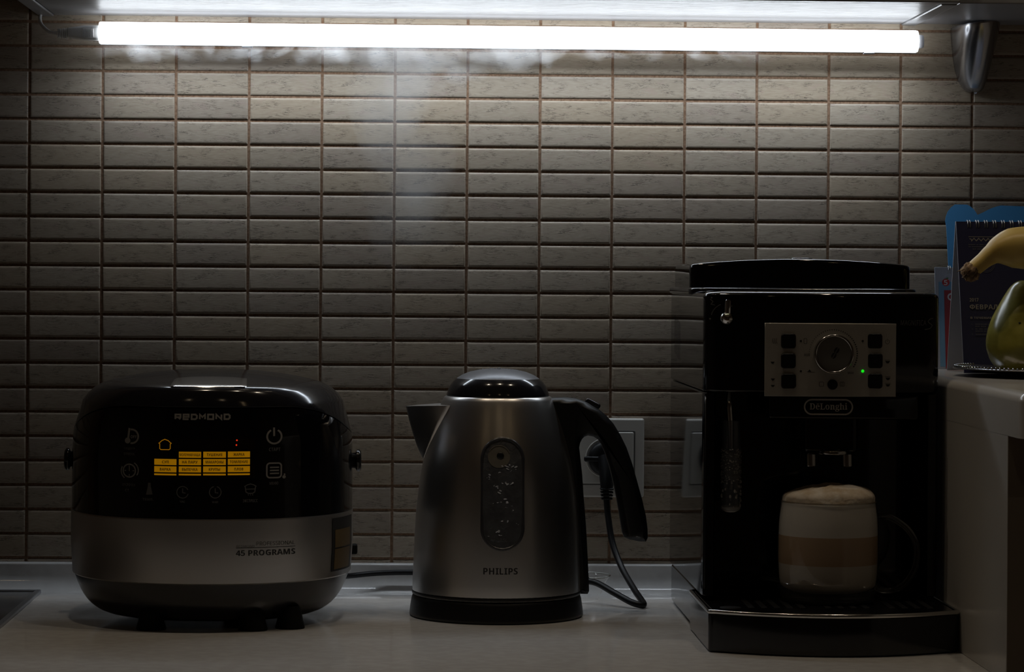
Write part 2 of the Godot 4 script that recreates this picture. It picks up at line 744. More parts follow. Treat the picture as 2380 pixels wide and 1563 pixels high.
func worktop() -> void:
	var g := Geo.new()
	var p := [Vector2(0.0, -0.04), Vector2(0.0, 0.0322), Vector2(0.0095, 0.0322)]
	for a in arc(Vector2(0.0095, 0.0297), 0.0025, 90, 0, 4):
		p.append(a)
	for a in arc(Vector2(0.032, 0.018), 0.018, 180, 270, 8):
		p.append(a + Vector2(-0.002, 0))
	for a in arc(Vector2(0.726, -0.012), 0.012, 90, 0, 4):
		p.append(a)
	for a in arc(Vector2(0.726, -0.028), 0.012, 0, -90, 4):
		p.append(a)
	# profile in (z, y), pulled along x
	g.prism(PackedVector2Array(p), -0.4785, 1.4, 0.0, Transform3D(Basis(Vector3(0, 0, 1), Vector3(0, 1, 0), Vector3(-1, 0, 0)), Vector3.ZERO))
	for k in g.v.size():
		g.v[k].z += 0.0
	g.soften(0.85)
	var w := part("worktop", g, M.worktop)
	tag(w, "pale glossy worktop with a coved upstand along the tiled wall", "worktop")
	# hob set into it at the left
	var h := thing("hob", "dark glass hob with a thin steel frame in the worktop corner", "hob", Vector3(-0.76, 0, 0.3))
	var fr := Geo.new()
	var z0 := 0.0385
	var z1 := 0.56
	var x0 := -1.06
	var x1 := -0.4775
	for b in [[Vector3(x0, 0, z0), Vector3(x1, 0.0045, z0 + 0.006)], [Vector3(x0, 0, z1 - 0.006), Vector3(x1, 0.0045, z1)], [Vector3(x0, 0, z0 + 0.006), Vector3(x0 + 0.006, 0.0045, z1 - 0.006)], [Vector3(x1 - 0.006, 0, z0 + 0.006), Vector3(x1, 0.0045, z1 - 0.006)]]:
		fr.rbox((b[0] + b[1]) / 2, b[1] - b[0], 0.001, 2)
	part("frame", fr, M.alu, h)
	var gl := Geo.new()
	gl.rbox(Vector3((x0 + x1) / 2, 0.0016, (z0 + z1) / 2), Vector3(x1 - x0 - 0.012, 0.003, z1 - z0 - 0.012), 0.001, 1)
	part("glass_plate", gl, M.gloss2, h)


func cupboard() -> void:
	var t := thing("wall_cabinet", "pale glossy wall cabinet above the glowing tube lamp", "cabinet", Vector3(0.0135, 0.6545, 0))
	var g := Geo.new()
	g.rbox(Vector3(0.0135, 0.6635, 0.122), Vector3(0.971, 0.015, 0.244), 0.001, 1)
	part("bottom_panel", g, M.laminate, t)
	for x in [-0.4812, 0.5083]:
		g = Geo.new()
		g.rbox(Vector3(x, 0.975, 0.122), Vector3(0.0172, 0.641, 0.244), 0.0012, 2)
		part("side_panel", g, M.laminate, t)
	g = Geo.new()
	g.rbox(Vector3(0.0135, 0.976, 0.2565), Vector3(1.006, 0.641, 0.017), 0.002, 2)
	var d := part("door", g, M.laminate, t)
	g = Geo.new()
	g.tube([Vector3(-0.06, 0.70, 0.266), Vector3(-0.06, 0.70, 0.285), Vector3(0.09, 0.70, 0.285), Vector3(0.09, 0.70, 0.266)], 0.004)
	part("handle", g, M.satin, d)
	g = Geo.new()
	g.rbox(Vector3(0.0135, 1.29, 0.122), Vector3(0.971, 0.015, 0.244), 0.001, 1)
	part("top_panel", g, M.laminate, t)
	# open shelf to the right of it, on a drop-shaped bracket
	g = Geo.new()
	g.rbox(Vector3(0.85, 0.6615, 0.123), Vector3(0.662, 0.010, 0.244), 0.0015, 2)
	tag(part("wall_shelf", g, M.shelf), "grey shelf board beside the cabinet, clamped in a silver bracket", "shelf")
	t = thing("shelf_bracket", "silver drop-shaped shelf bracket on the tiles at the upper right", "bracket", Vector3(0.584, 0.655, 0.0))
	g = Geo.new()
	var rings := []
	for l in [[0.5775, -0.003, 0.003, 0.006], [0.5790, -0.009, 0.0085, 0.011], [0.583, -0.0135, 0.0115, 0.016], [0.592, -0.0185, 0.0145, 0.024], [0.604, -0.0223, 0.0172, 0.033], [0.618, -0.0245, 0.0202, 0.042], [0.632, -0.0262, 0.0232, 0.050], [0.644, -0.0272, 0.0255, 0.056], [0.653, -0.0275, 0.0268, 0.060], [0.6555, -0.0272, 0.0268, 0.060]]:
		var r := PackedVector3Array()
		for k in 28:
			var a := PI * k / 27
			r.append(Vector3(0.5843 + (l[2] if cos(a) > 0 else -l[1]) * cos(a), l[0] + 0.0035 * cos(a) * (l[0] - 0.577) / 0.08, l[3] * pow(sin(a), 0.75)))
		rings.append(r)
	g.ring_stack(rings)
	part("lower_jaw", g, M.satin, t)
	g = Geo.new()
	rings = []
	for l in [[0.6672, 0.0245, 0.056], [0.6690, 0.0255, 0.058], [0.680, 0.024, 0.052], [0.695, 0.0215, 0.042], [0.71, 0.018, 0.030], [0.722, 0.012, 0.018], [0.727, 0.004, 0.008]]:
		var r := PackedVector3Array()
		for k in 28:
			var a := PI * k / 27
			r.append(Vector3(0.5843 + l[1] * cos(a), l[0], l[2] * pow(sin(a), 0.75)))
		rings.append(r)
	g.ring_stack(rings)
	part("upper_jaw", g, M.satin, t)
	g = Geo.new()
	g.tube([Vector3(0.5855, 0.5788, 0.004), Vector3(0.5855, 0.5776, 0.0065)], 0.0017, 10)
	part("grub_screw", g, M.chrome, t)


func tube_lamp() -> void:
	var c := Vector3(0, 0.6325, 0.045)
	var t := thing("tube_lamp", "long glowing white tube lamp under the wall cabinet", "lamp", Vector3(0.047, 0.62, 0.045))
	var g := Geo.new()
	var bx := Basis(Vector3(0, 1, 0), Vector3(1, 0, 0), Vector3(0, 0, -1))
	g.lathe([[0.0095, -0.4166], [0.0120, -0.4160], [0.0125, -0.4140], [0.0125, 0.5085], [0.0120, 0.5105], [0.0095, 0.5112]], c, 40, [], true, true, bx)
	part("diffuser", g, M.tube, t)
	g = Geo.new()
	var rings := []
	for x in [-0.4150, 0.5095]:
		var r := PackedVector3Array()
		for a in arc(Vector2.ZERO, 0.0135, 188, 260, 16):
			r.append(c + Vector3(x, a.y, a.x))
		for a in arc(Vector2.ZERO, 0.0128, 260, 188, 16):
			r.append(c + Vector3(x, a.y, a.x))
		rings.append(r)
	g.ring_stack(rings)
	part("back_channel", g, M.alu, t)
	g = Geo.new()
	g.lathe([[0.0076, 0.511], [0.0078, 0.5145], [0.0070, 0.5172]], c, 28, [], true, true, bx)
	part("end_cap", g, M.grey_plastic, t)
	g = Geo.new()
	rings = []
	for l in [[-0.4162, 0.0165, 0.0100], [-0.4330, 0.0162, 0.0100], [-0.4400, 0.0140, 0.0095], [-0.4500, 0.0115, 0.0090], [-0.4512, 0.0095, 0.0080]]:
		var r := PackedVector3Array()
		for q in rrect(Vector2.ZERO, l[2] * 1.7, l[1], 0.003, 3):
			r.append(c + Vector3(l[0], q.y - 0.0005, q.x))
		rings.append(r)
	g.ring_stack(rings)
	var plug := part("connector", g, M.white, t)
	for k in 9:
		g = Geo.new()
		g.rbox(c + Vector3(-0.4335 + 0.0014 * k, -0.001, 0.0092), Vector3(0.0007, 0.0095, 0.0016), 0.0003, 1)
		part("grip_ridge", g, M.white, plug)
	for k in 5:
		g = Geo.new()
		g.rbox(c + Vector3(-0.4525 - 0.0024 * k, -0.0012, 0), Vector3(0.0013, 0.0118 - 0.0004 * k, 0.011), 0.0006, 2)
		part("strain_rib", g, M.white, plug)
	g = Geo.new()
	g.tube(smooth([c + Vector3(-0.450, -0.0012, 0), c + Vector3(-0.4665, -0.0008, 0), Vector3(-0.4745, 0.6345, 0.040), Vector3(-0.4825, 0.6420, 0.030), Vector3(-0.4858, 0.6490, 0.022), Vector3(-0.4865, 0.66, 0.014), Vector3(-0.4925, 0.69, 0.006)], 5), 0.0020, 10)
	part("cable", g, M.white, t)
	for x in [-0.25, 0.455]:
		g = Geo.new()
		var rr := []
		for dx in [-0.006, 0.006]:
			var r := PackedVector3Array()
			for a in arc(Vector2.ZERO, 0.0152, 130, 285, 14):
				r.append(c + Vector3(x + dx, a.y, a.x))
			for a in arc(Vector2.ZERO, 0.0137, 285, 130, 14):
				r.append(c + Vector3(x + dx, a.y, a.x))
			rr.append(r)
		g.ring_stack(rr)
		g.rbox(c + Vector3(x, 0.001, -0.0295), Vector3(0.012, 0.010, 0.031), 0.001, 1)
		part("clip", g, M.grey_plastic, t)


func ledge() -> void:
	var t := thing("raised_ledge", "pale raised ledge at the right end of the worktop, carrying fruit and calendars", "ledge", Vector3(0.8, 0, 0.37))
	var g := Geo.new()
	g.rbox(Vector3(0.9341, 0.1250, 0.369), Vector3(0.9319, 0.2500, 0.738), 0.0012, 2)
	part("side_panel", g, M.ledge, t)
	g = Geo.new()
	# top slab: front corner and upper rim rounded, left side flush with the panel below
	var rings := []
	for l in [[0.2215, 0.0], [0.2530, 0.0], [0.2572, 0.0012], [0.2602, 0.0040], [0.2615, 0.0075], [0.2620, 0.012]]:
		var ring := PackedVector3Array()
		for q in rrect(Vector2(0.934, 0.395), 0.932 - 2 * l[1], 0.81 - 2 * l[1], 0.022 - l[1], 6):
			ring.append(Vector3(q.x, l[0], q.y))
		rings.append(ring)
	g.ring_stack(rings)
	part("top_slab", g, M.ledge, t)


func print_part(called: String, tris: PackedVector2Array, fn: Callable, m: Material, parent: Node) -> MeshInstance3D:
	var g := Geo.new()
	g.decal(tris, fn)
	return part(called, g, m, parent)


# ---------------------------------------------------------------- multicooker
const CX := -0.2716
const CZ := 0.2475
const COOK_FRONT := [[0.1165, 0.1536], [0.151, 0.1538], [0.180, 0.1534], [0.1966, 0.1526], [0.2148, 0.1512], [0.228, 0.1492], [0.236, 0.1470], [0.2420, 0.1442], [0.2450, 0.1418], [0.2470, 0.1385], [0.2485, 0.1335], [0.2500, 0.1250], [0.2535, 0.1030], [0.2565, 0.0810], [0.2590, 0.0570], [0.2606, 0.0300], [0.2612, 0.0]]
const COOK := [[0.0060, 0.0880], [0.0072, 0.1030], [0.0090, 0.1115], [0.0115, 0.1180], [0.0145, 0.1228], [0.0180, 0.1272], [0.0226, 0.1314], [0.0270, 0.1344], [0.0315, 0.1369], [0.0360, 0.1390], [0.0403, 0.1408], [0.0445, 0.1424], [0.0485, 0.1438], [0.050, 0.1458], [0.083, 0.1478], [0.1135, 0.1476], [0.1165, 0.1470], [0.151, 0.1472], [0.180, 0.1468], [0.1966, 0.1458], [0.2148, 0.1425], [0.228, 0.1368], [0.236, 0.1310], [0.2420, 0.1245], [0.2465, 0.1165], [0.250, 0.1060], [0.2535, 0.0900], [0.2565, 0.0720], [0.2590, 0.0510], [0.2606, 0.0280], [0.2612, 0.0]]


func cook_r(y: float) -> float:
	var r := 0.0
	for k in COOK.size() - 1:
		if y <= COOK[k + 1][0] or k == COOK.size() - 2:
			var t := clampf((y - COOK[k][0]) / (COOK[k + 1][0] - COOK[k][0]), 0, 1)
			r = lerpf(COOK[k][1], COOK[k + 1][1], t)
			break
	return r


func cook_b(y: float) -> float:
	return along(COOK_FRONT, y)[1] if y > 0.1165 else cook_r(y) * 1.045


func cook_point(a: float, y: float, off := 0.0) -> Vector3:
	var r := cook_r(y) + off
	var n := 2.15
	var c := cos(a)
	var s := sin(a)
	var b := cook_b(y) + off if s > 0.0 else r * 1.045
	return Vector3(CX + r * signf(c) * pow(absf(c), 2.0 / n), y, CZ + b * signf(s) * pow(absf(s), 2.0 / n))


func cook_front(p: Vector2, off := 0.0003) -> Vector3:
	var r := cook_r(p.y) + off
	var q := clampf(absf(p.x - CX) / r, 0, 1)
	return Vector3(p.x, p.y, CZ + (cook_b(p.y) + off) * pow(1.0 - pow(q, 2.15), 1.0 / 2.15))


func cook_px(x: float, y: float) -> Vector2:
	return Vector2(-0.3213 + (x - 357) * 0.0004296, 0.1756 - (y - 1067) * 0.000432 + (x - 357) * 0.0000032)


func cook_shape(ys: Array) -> Array:  # rings; a height may be a function of the angle
	var rings := []
	for y in ys:
		var r := PackedVector3Array()
		for k in 96:
			var a := TAU * k / 96
			if y is Array:
				r.append(cook_point(a, y[0].call(a), y[1]))
			else:
				r.append(cook_point(a, y))
		rings.append(r)
	return rings


func seam(a: float) -> float:  # height of the lid's lower edge, high at the front
	return lerpf(0.193, 0.2265, smoothstep(-0.1, 0.85, sin(a)))


func multicooker() -> void:
	var t := thing("multicooker", "black and steel multicooker with a lit amber display, left of the kettle", "multicooker", Vector3(CX, 0, CZ))
	var g := Geo.new()
	g.ring_stack(cook_shape([0.0060, 0.0072, 0.0090, 0.0115, 0.0145, 0.0180, 0.0226, 0.0270, 0.0315, 0.0360, 0.0403, 0.0445, 0.0485]))
	part("base", g, mat(rgb(26, 26, 29), 0.26), t)
	for f in [[-0.054, 0.117], [0.049, 0.120], [0.086, 0.103], [0.02, -0.105]]:
		g = Geo.new()
		var fc := Vector3(CX + f[0], 0, CZ + f[1])
		g.lathe([[0.0148, 0.0], [0.0152, 0.0015], [0.0132, 0.0085], [0.0118, 0.0170], [0.0090, 0.0230]], fc, 24)
		part("foot", g, M.matt, t)
	g = Geo.new()
	g.ring_stack(cook_shape([0.0486, 0.050, 0.060, 0.083, 0.100, 0.1135, 0.1150]), [1, 5])
	part("steel_band", g, M.steel, t)
	g = Geo.new()
	var ys := [0.1152, 0.1165, 0.130, 0.151, 0.170]
	for k in range(0, 7):
		var s := k / 6.0
		ys.append([func(a): return lerpf(0.180, seam(a) - 0.0008, s), 0.0])
	g.ring_stack(cook_shape(ys))
	part("control_panel", g, M.gloss, t)
	g = Geo.new()
	ys = [[seam, -0.004], [func(a): return seam(a) + 0.0004, -0.0006], [func(a): return seam(a) + 0.0012, 0.0]]
	for y in [0.2285, 0.232, 0.236, 0.239, 0.242, 0.2435, 0.245, 0.246, 0.247, 0.2478, 0.2485, 0.2492, 0.250, 0.2515, 0.2535, 0.255, 0.2565, 0.258, 0.2590, 0.260, 0.2606]:
		ys.append([func(a): return lerpf(y, y, 0.0) if y > seam(a) + 0.002 else seam(a) + 0.002 + (y - 0.2285) * 0.02, 0.0])
	g.ring_stack(cook_shape(ys))
	var lid := part("lid", g, M.lid, t)
	# opening button on the front edge of the lid
	g = Geo.new()
	var rows := []
	for j in 7:
		var row := PackedVector3Array()
		for k in 25:
			var s := absf(k - 12) / 12.0
			var y := lerpf(0.2462, 0.2570 - 0.0022 * s * s, j / 6.0)
			var x := CX + 0.0030 + lerpf(-0.0405, 0.0405, k / 24.0) * lerpf(1.0, 0.93, j / 6.0)
			var edge := 1.0 if j in [0, 6] or k in [0, 24] else 0.0
			row.append(cook_front(Vector2(x, y), lerpf(0.0028, -0.002, edge)))
		rows.append(row)
	g.grid(rows)
	g.turn_to(0, Vector3(0, 1, 0.6))
	part("lid_button", g, M.dull_chrome, lid)
	for s in [-1, 1]:
		g = Geo.new()
		g.lathe([[0.0070, 0.0], [0.0078, 0.004], [0.0085, 0.008], [0.0115, 0.0095], [0.0120, 0.012], [0.0095, 0.0140], [0.0, 0.0145]], Vector3(CX + s * 0.1420, 0.1652, CZ), 28, [3], true, true, Basis(Vector3(0, 1, 0), Vector3(s, 0, 0), Vector3(0, 0, 1)))
		part("handle_pivot", g, M.gloss2, t)
	# power inlet and rear label
	g = Geo.new()
	g.rbox(Vector3(-0.1265, 0.0672, 0.204), Vector3(0.014, 0.0108, 0.012), 0.002, 2)
	part("latch", g, M.matt, t)
	g = Geo.new()
	var lab := []
	for j in 9:
		var row := PackedVector3Array()
		for k in 33:
			row.append(cook_point(deg_to_rad(lerpf(31, 8, k / 32.0)), lerpf(0.0555, 0.1105, j / 8.0), 0.0004))
		lab.append(row)
	g.grid(lab)
	g.turn_to(0, Vector3(1, 0, 0.5))
	var sticker := part("label", g, M.print_dark, t)
	for b in [[0.0575, 0.0785], [0.0800, 0.0985]]:
		g = Geo.new()
		lab = []
		for j in 7:
			var row := PackedVector3Array()
			for k in 25:
				row.append(cook_point(deg_to_rad(lerpf(29, 12, k / 24.0)), lerpf(b[0], b[1], j / 6.0), 0.0007))
			lab.append(row)
		g.grid(lab)
		g.turn_to(0, Vector3(1, 0, 0.5))
		part("gold_field", g, mat(rgb(92, 74, 38), 0.5), sticker)
	# print on the panel
	g = Geo.new()
	var glyphs := {"R": [[[0, 0], [0, 1], [1, 1], [1, 0.42], [0, 0.42]], [[0.55, 0.42], [1, 0]]], "E": [[[1, 0], [0, 0], [0, 1], [1, 1], [1, 0.5], [0, 0.5]]], "D": [[[0, 0], [0, 1], [0.75, 1], [1, 0.75], [1, 0.25], [0.75, 0], [-0.15, 0]]], "M": [[[0, 0], [0, 1], [0.5, 0.45], [1, 1], [1, 0]]], "O": [[[0, 0], [0, 1], [1, 1], [1, 0], [-0.15, 0]]], "N": [[[0, 0], [0, 1], [1, 0], [1, 1]]]}
	var lw := 0.0052
	var lx := -0.3002
	for ch in "REDMOND":
		for line in glyphs[ch]:
			var pts := []
			for q in line:
				pts.append(Vector2(lx + q[0] * lw, cook_px(469, 975.5).y + (lx + 0.27) * 0.0072 + q[1] * 0.0046))
			g.decal(stroke(pts, 0.0018), cook_front)
		lx += 0.0082
	part("maker_lettering", g, M.print_grey, t)
	var ic := PackedVector2Array()
	var P := func(x, y): return cook_px(x, y)
	var u := 0.000430
	# power sign and menu sign, right
	ic.append_array(stroke(arc(P.call(636, 1018), 16.5 * u, 118, 422, 28), 4.2 * u))
	ic.append_array(stroke([P.call(635.5, 1017), P.call(635, 997)], 4.4 * u))
	print_part("power_symbol", ic, cook_front, M.print_grey, t)
	ic = PackedVector2Array()
	ic.append_array(stroke(rrect(P.call(636, 1097), 33 * u, 34 * u, 7 * u), 3.6 * u, true))
	for k in 3:
		ic.append_array(rect(P.call(637, 1090 + 7 * k), 21 * u, 3.2 * u))
	ic.append_array(disc(P.call(659, 1113), 4 * u, 10))
	ic.append_array(disc(P.call(660, 1107), 2.2 * u, 8))
	print_part("menu_symbol", ic, cook_front, M.print_grey, t)
	ic = PackedVector2Array()
	# thermometer with ring, clock, left
	ic.append_array(stroke(arc(P.call(302, 1017), 16 * u, -100, 100, 20), 4.2 * u))
	ic.append_array(stroke([P.call(296, 998), P.call(293, 1026)], 5 * u))
	ic.append_array(disc(P.call(292, 1027), 7 * u, 14))
	ic.append_array(lettering("OFF", P.call(307, 1018), 15 * u, 7 * u))
	print_part("thermometer_symbol", ic, cook_front, M.print_grey, t)
	ic = PackedVector2Array()
	ic.append_array(stroke(arc(P.call(297, 1097), 15 * u, 0, 360, 30), 3.2 * u))
	ic.append_array(stroke(arc(P.call(299, 1096), 20 * u, -35, 60, 14), 2.6 * u))
	ic.append_array(stroke(arc(P.call(297, 1098), 20 * u, 150, 235, 14), 2.6 * u))
	ic.append_array(stroke([P.call(297, 1085), P.call(297, 1098)], 2.2 * u))
	for k in 4:
		var d := Vector2.from_angle(PI / 2 * k)
		ic.append_array(stroke([P.call(297, 1097) + d * 8 * u, P.call(297, 1097) + d * 12 * u], 2 * u))
	print_part("clock_symbol", ic, cook_front, M.print_grey, t)
	# lower row: flask, two clocks, pot; and small captions
	ic = PackedVector2Array()
	ic.append_array(poly([P.call(343, 1124), P.call(349, 1124), P.call(350, 1134), P.call(354, 1151), P.call(338, 1152), P.call(342, 1134)]))
	print_part("flask_symbol", ic, cook_front, M.print_dim, t)
	for c in [425, 501]:
		ic = PackedVector2Array()
		ic.append_array(stroke(arc(P.call(c, 1145), 13.5 * u, 25 if c == 425 else 105, 345 if c == 425 else 435, 26), 2.2 * u))
		ic.append_array(stroke([P.call(c, 1136), P.call(c, 1146), P.call(c + 7, 1147)], 2.2 * u))
		print_part("timer_symbol", ic, cook_front, M.print_dim, t)
	ic = PackedVector2Array()
	ic.append_array(stroke([P.call(570, 1133), P.call(572, 1146), P.call(578, 1149), P.call(587, 1149), P.call(592, 1146), P.call(594, 1133)], 2.4 * u))
	ic.append_array(stroke([P.call(568, 1133), P.call(575, 1129), P.call(582, 1127), P.call(589, 1129), P.call(596, 1133)], 2.2 * u))
	ic.append_array(stroke([P.call(571, 1139), P.call(593, 1139)], 2.2 * u))
	for x in [577, 582, 587]:
		ic.append_array(stroke([P.call(x, 1151), P.call(x + 1, 1154)], 1.6 * u))
	print_part("pot_symbol", ic, cook_front, M.print_dim, t)
	for c in [["СТАРТ", 637, 1048, 26, 8], ["МЕНЮ", 636, 1127, 20, 7], ["ТЕМП.", 343, 1163, 26, 6], ["ЧАС", 425, 1167, 12, 5], ["МИН", 501, 1168, 14, 5], ["ЭКСПРЕСС", 582, 1166, 34, 7], ["ПОДОГР.", 298, 1046, 28, 6], ["ОТМЕНА", 296, 1058, 26, 6], ["ОТСРОЧКА", 296, 1130, 32, 6], ["СТ", 292, 1143, 10, 6]]:
		print_part("caption", lettering(c[0], P.call(c[1], c[2]), c[3] * u, c[4] * u), cook_front, M.print_dim, t)
	# amber display
	var words := [["", "МОЛОЧНАЯ КАША", "ТУШЕНИЕ", "ЖАРКА"], ["СУП", "НА ПАРУ", "МАКАРОНЫ", "ТОМЛЕНИЕ"], ["ВАРКА", "ВЫПЕЧКА", "КРУПЫ", "ПЛОВ"], ["", "", "", ""]]
	var cols := [[357.5, 410], [415.5, 467.5], [472.5, 525], [530, 581]]
	var rowy := [[1051, 1065], [1068, 1082], [1085, 1099], [1102, 1106]]
	var bd := Geo.new()
	bd.decal(rect(P.call(469, 1067), 246 * u, 92 * u, 16), cook_front.bind(0.0002))
	var scr := part("display", bd, mat(rgb(20, 12, 9), 0.1), t)
	for r in 4:
		for c in 4:
			if r == 0 and c == 0:
				continue
			var w: float = cols[c][1] - cols[c][0]
			var hh: float = rowy[r][1] - rowy[r][0]
			var mid: Vector2 = P.call((cols[c][0] + cols[c][1]) / 2, (rowy[r][0] + rowy[r][1]) / 2)
			g = Geo.new()
			g.decal(rect(mid, w * u, hh * u, 5), cook_front.bind(0.0003))
			var cell := part("display_cell", g, M.amber, scr)
			if words[r][c]:
				g = Geo.new()
				g.decal(lettering(words[r][c], mid, minf(w - 4.0, words[r][c].length() * 5.2) * u, 6.4 * u), cook_front.bind(0.0004))
				part("display_word", g, M.amber_print, scr)
	g = Geo.new()
	g.decal(stroke([P.call(367, 1031), P.call(370, 1033), P.call(370, 1044), P.call(373, 1046.5), P.call(392, 1046.5), P.call(395, 1044), P.call(395, 1033), P.call(398, 1031)], 1.8 * u), cook_front.bind(0.0003))
	g.decal(stroke([P.call(369, 1031), P.call(375, 1025.5), P.call(382, 1022.5), P.call(390, 1025.5), P.call(396, 1031)], 1.8 * u), cook_front.bind(0.0003))
	part("pot_sign", g, M.amber_dim, scr)
	g = Geo.new()
	g.decal(disc(P.call(550, 1025), 2.0 * u, 10), cook_front.bind(0.0003))
	g.decal(disc(P.call(549, 1036), 2.0 * u, 10), cook_front.bind(0.0003))
	part("colon_light", g, M.red_led, scr)
	# print on the steel band
	g = Geo.new()
	g.decal(lettering("45 PROGRAMS", P.call(618, 1288), 136 * u, 13 * u), cook_front)
	g.decal(rect(P.call(618, 1276), 136 * u, 1.2 * u, 10), cook_front)
	part("program_lettering", g, M.print_dark, t)
	g = Geo.new()
	g.decal(lettering("PROFESSIONAL", P.call(641, 1267), 88 * u, 9 * u, false), cook_front)
	g.decal(lettering("REDMOND", P.call(572, 1272), 42 * u, 5 * u, false), cook_front)
	part("line_lettering", g, mat(rgb(96, 94, 92), 0.5, 0.3), t)
	# mains cord along the upstand to behind the kettle
	g = Geo.new()
	g.tube(smooth([Vector3(-0.165, 0.036, 0.150), Vector3(-0.150, 0.026, 0.10), Vector3(-0.134, 0.0212, 0.045), Vector3(-0.100, 0.0222, 0.0215), Vector3(-0.0613, 0.0230, 0.0195), Vector3(0.0, 0.022, 0.020), Vector3(0.06, 0.010, 0.032), Vector3(0.09, 0.0035, 0.055)], 5), 0.0031, 10)
	part("mains_cord", g, M.black, t)


# ---------------------------------------------------------------- kettle
const KC := Vector3(0.0292, 0, 0.231)
const KET := [[0.0235, 0.0890], [0.026, 0.0896], [0.040, 0.0894], [0.0596, 0.0886], [0.083, 0.0878], [0.1055, 0.0866], [0.1220, 0.0852], [0.1377, 0.0834], [0.1530, 0.0812], [0.1666, 0.0786], [0.1820, 0.0748], [0.1973, 0.0702], [0.2100, 0.0660], [0.2220, 0.0618], [0.2290, 0.0592], [0.2325, 0.0572], [0.2335, 0.0555]]


func ket_r(y: float) -> float:
	return along(KET, y)[1]


func ket_front(p: Vector2, off := 0.00012) -> Vector3:
	var r := ket_r(p.y) + off
	return Vector3(p.x, p.y, KC.z + sqrt(maxf(0.0, r * r - pow(p.x - KC.x, 2))))


func ket_px(x: float, y: float) -> Vector2:
	return Vector2(0.0122 + (x - 1122) * 0.000447, 0.0554 - (y - 1327) * 0.000447 + (x - 1122) * 0.0000033)


func stadium(c: Vector2, w: float, h: float, k := 12) -> Array:
	var out := arc(c + Vector2(0, h / 2 - w / 2), w / 2, 0, 180, k)
	out.append_array(arc(c - Vector2(0, h / 2 - w / 2), w / 2, 180, 360, k))
	return out


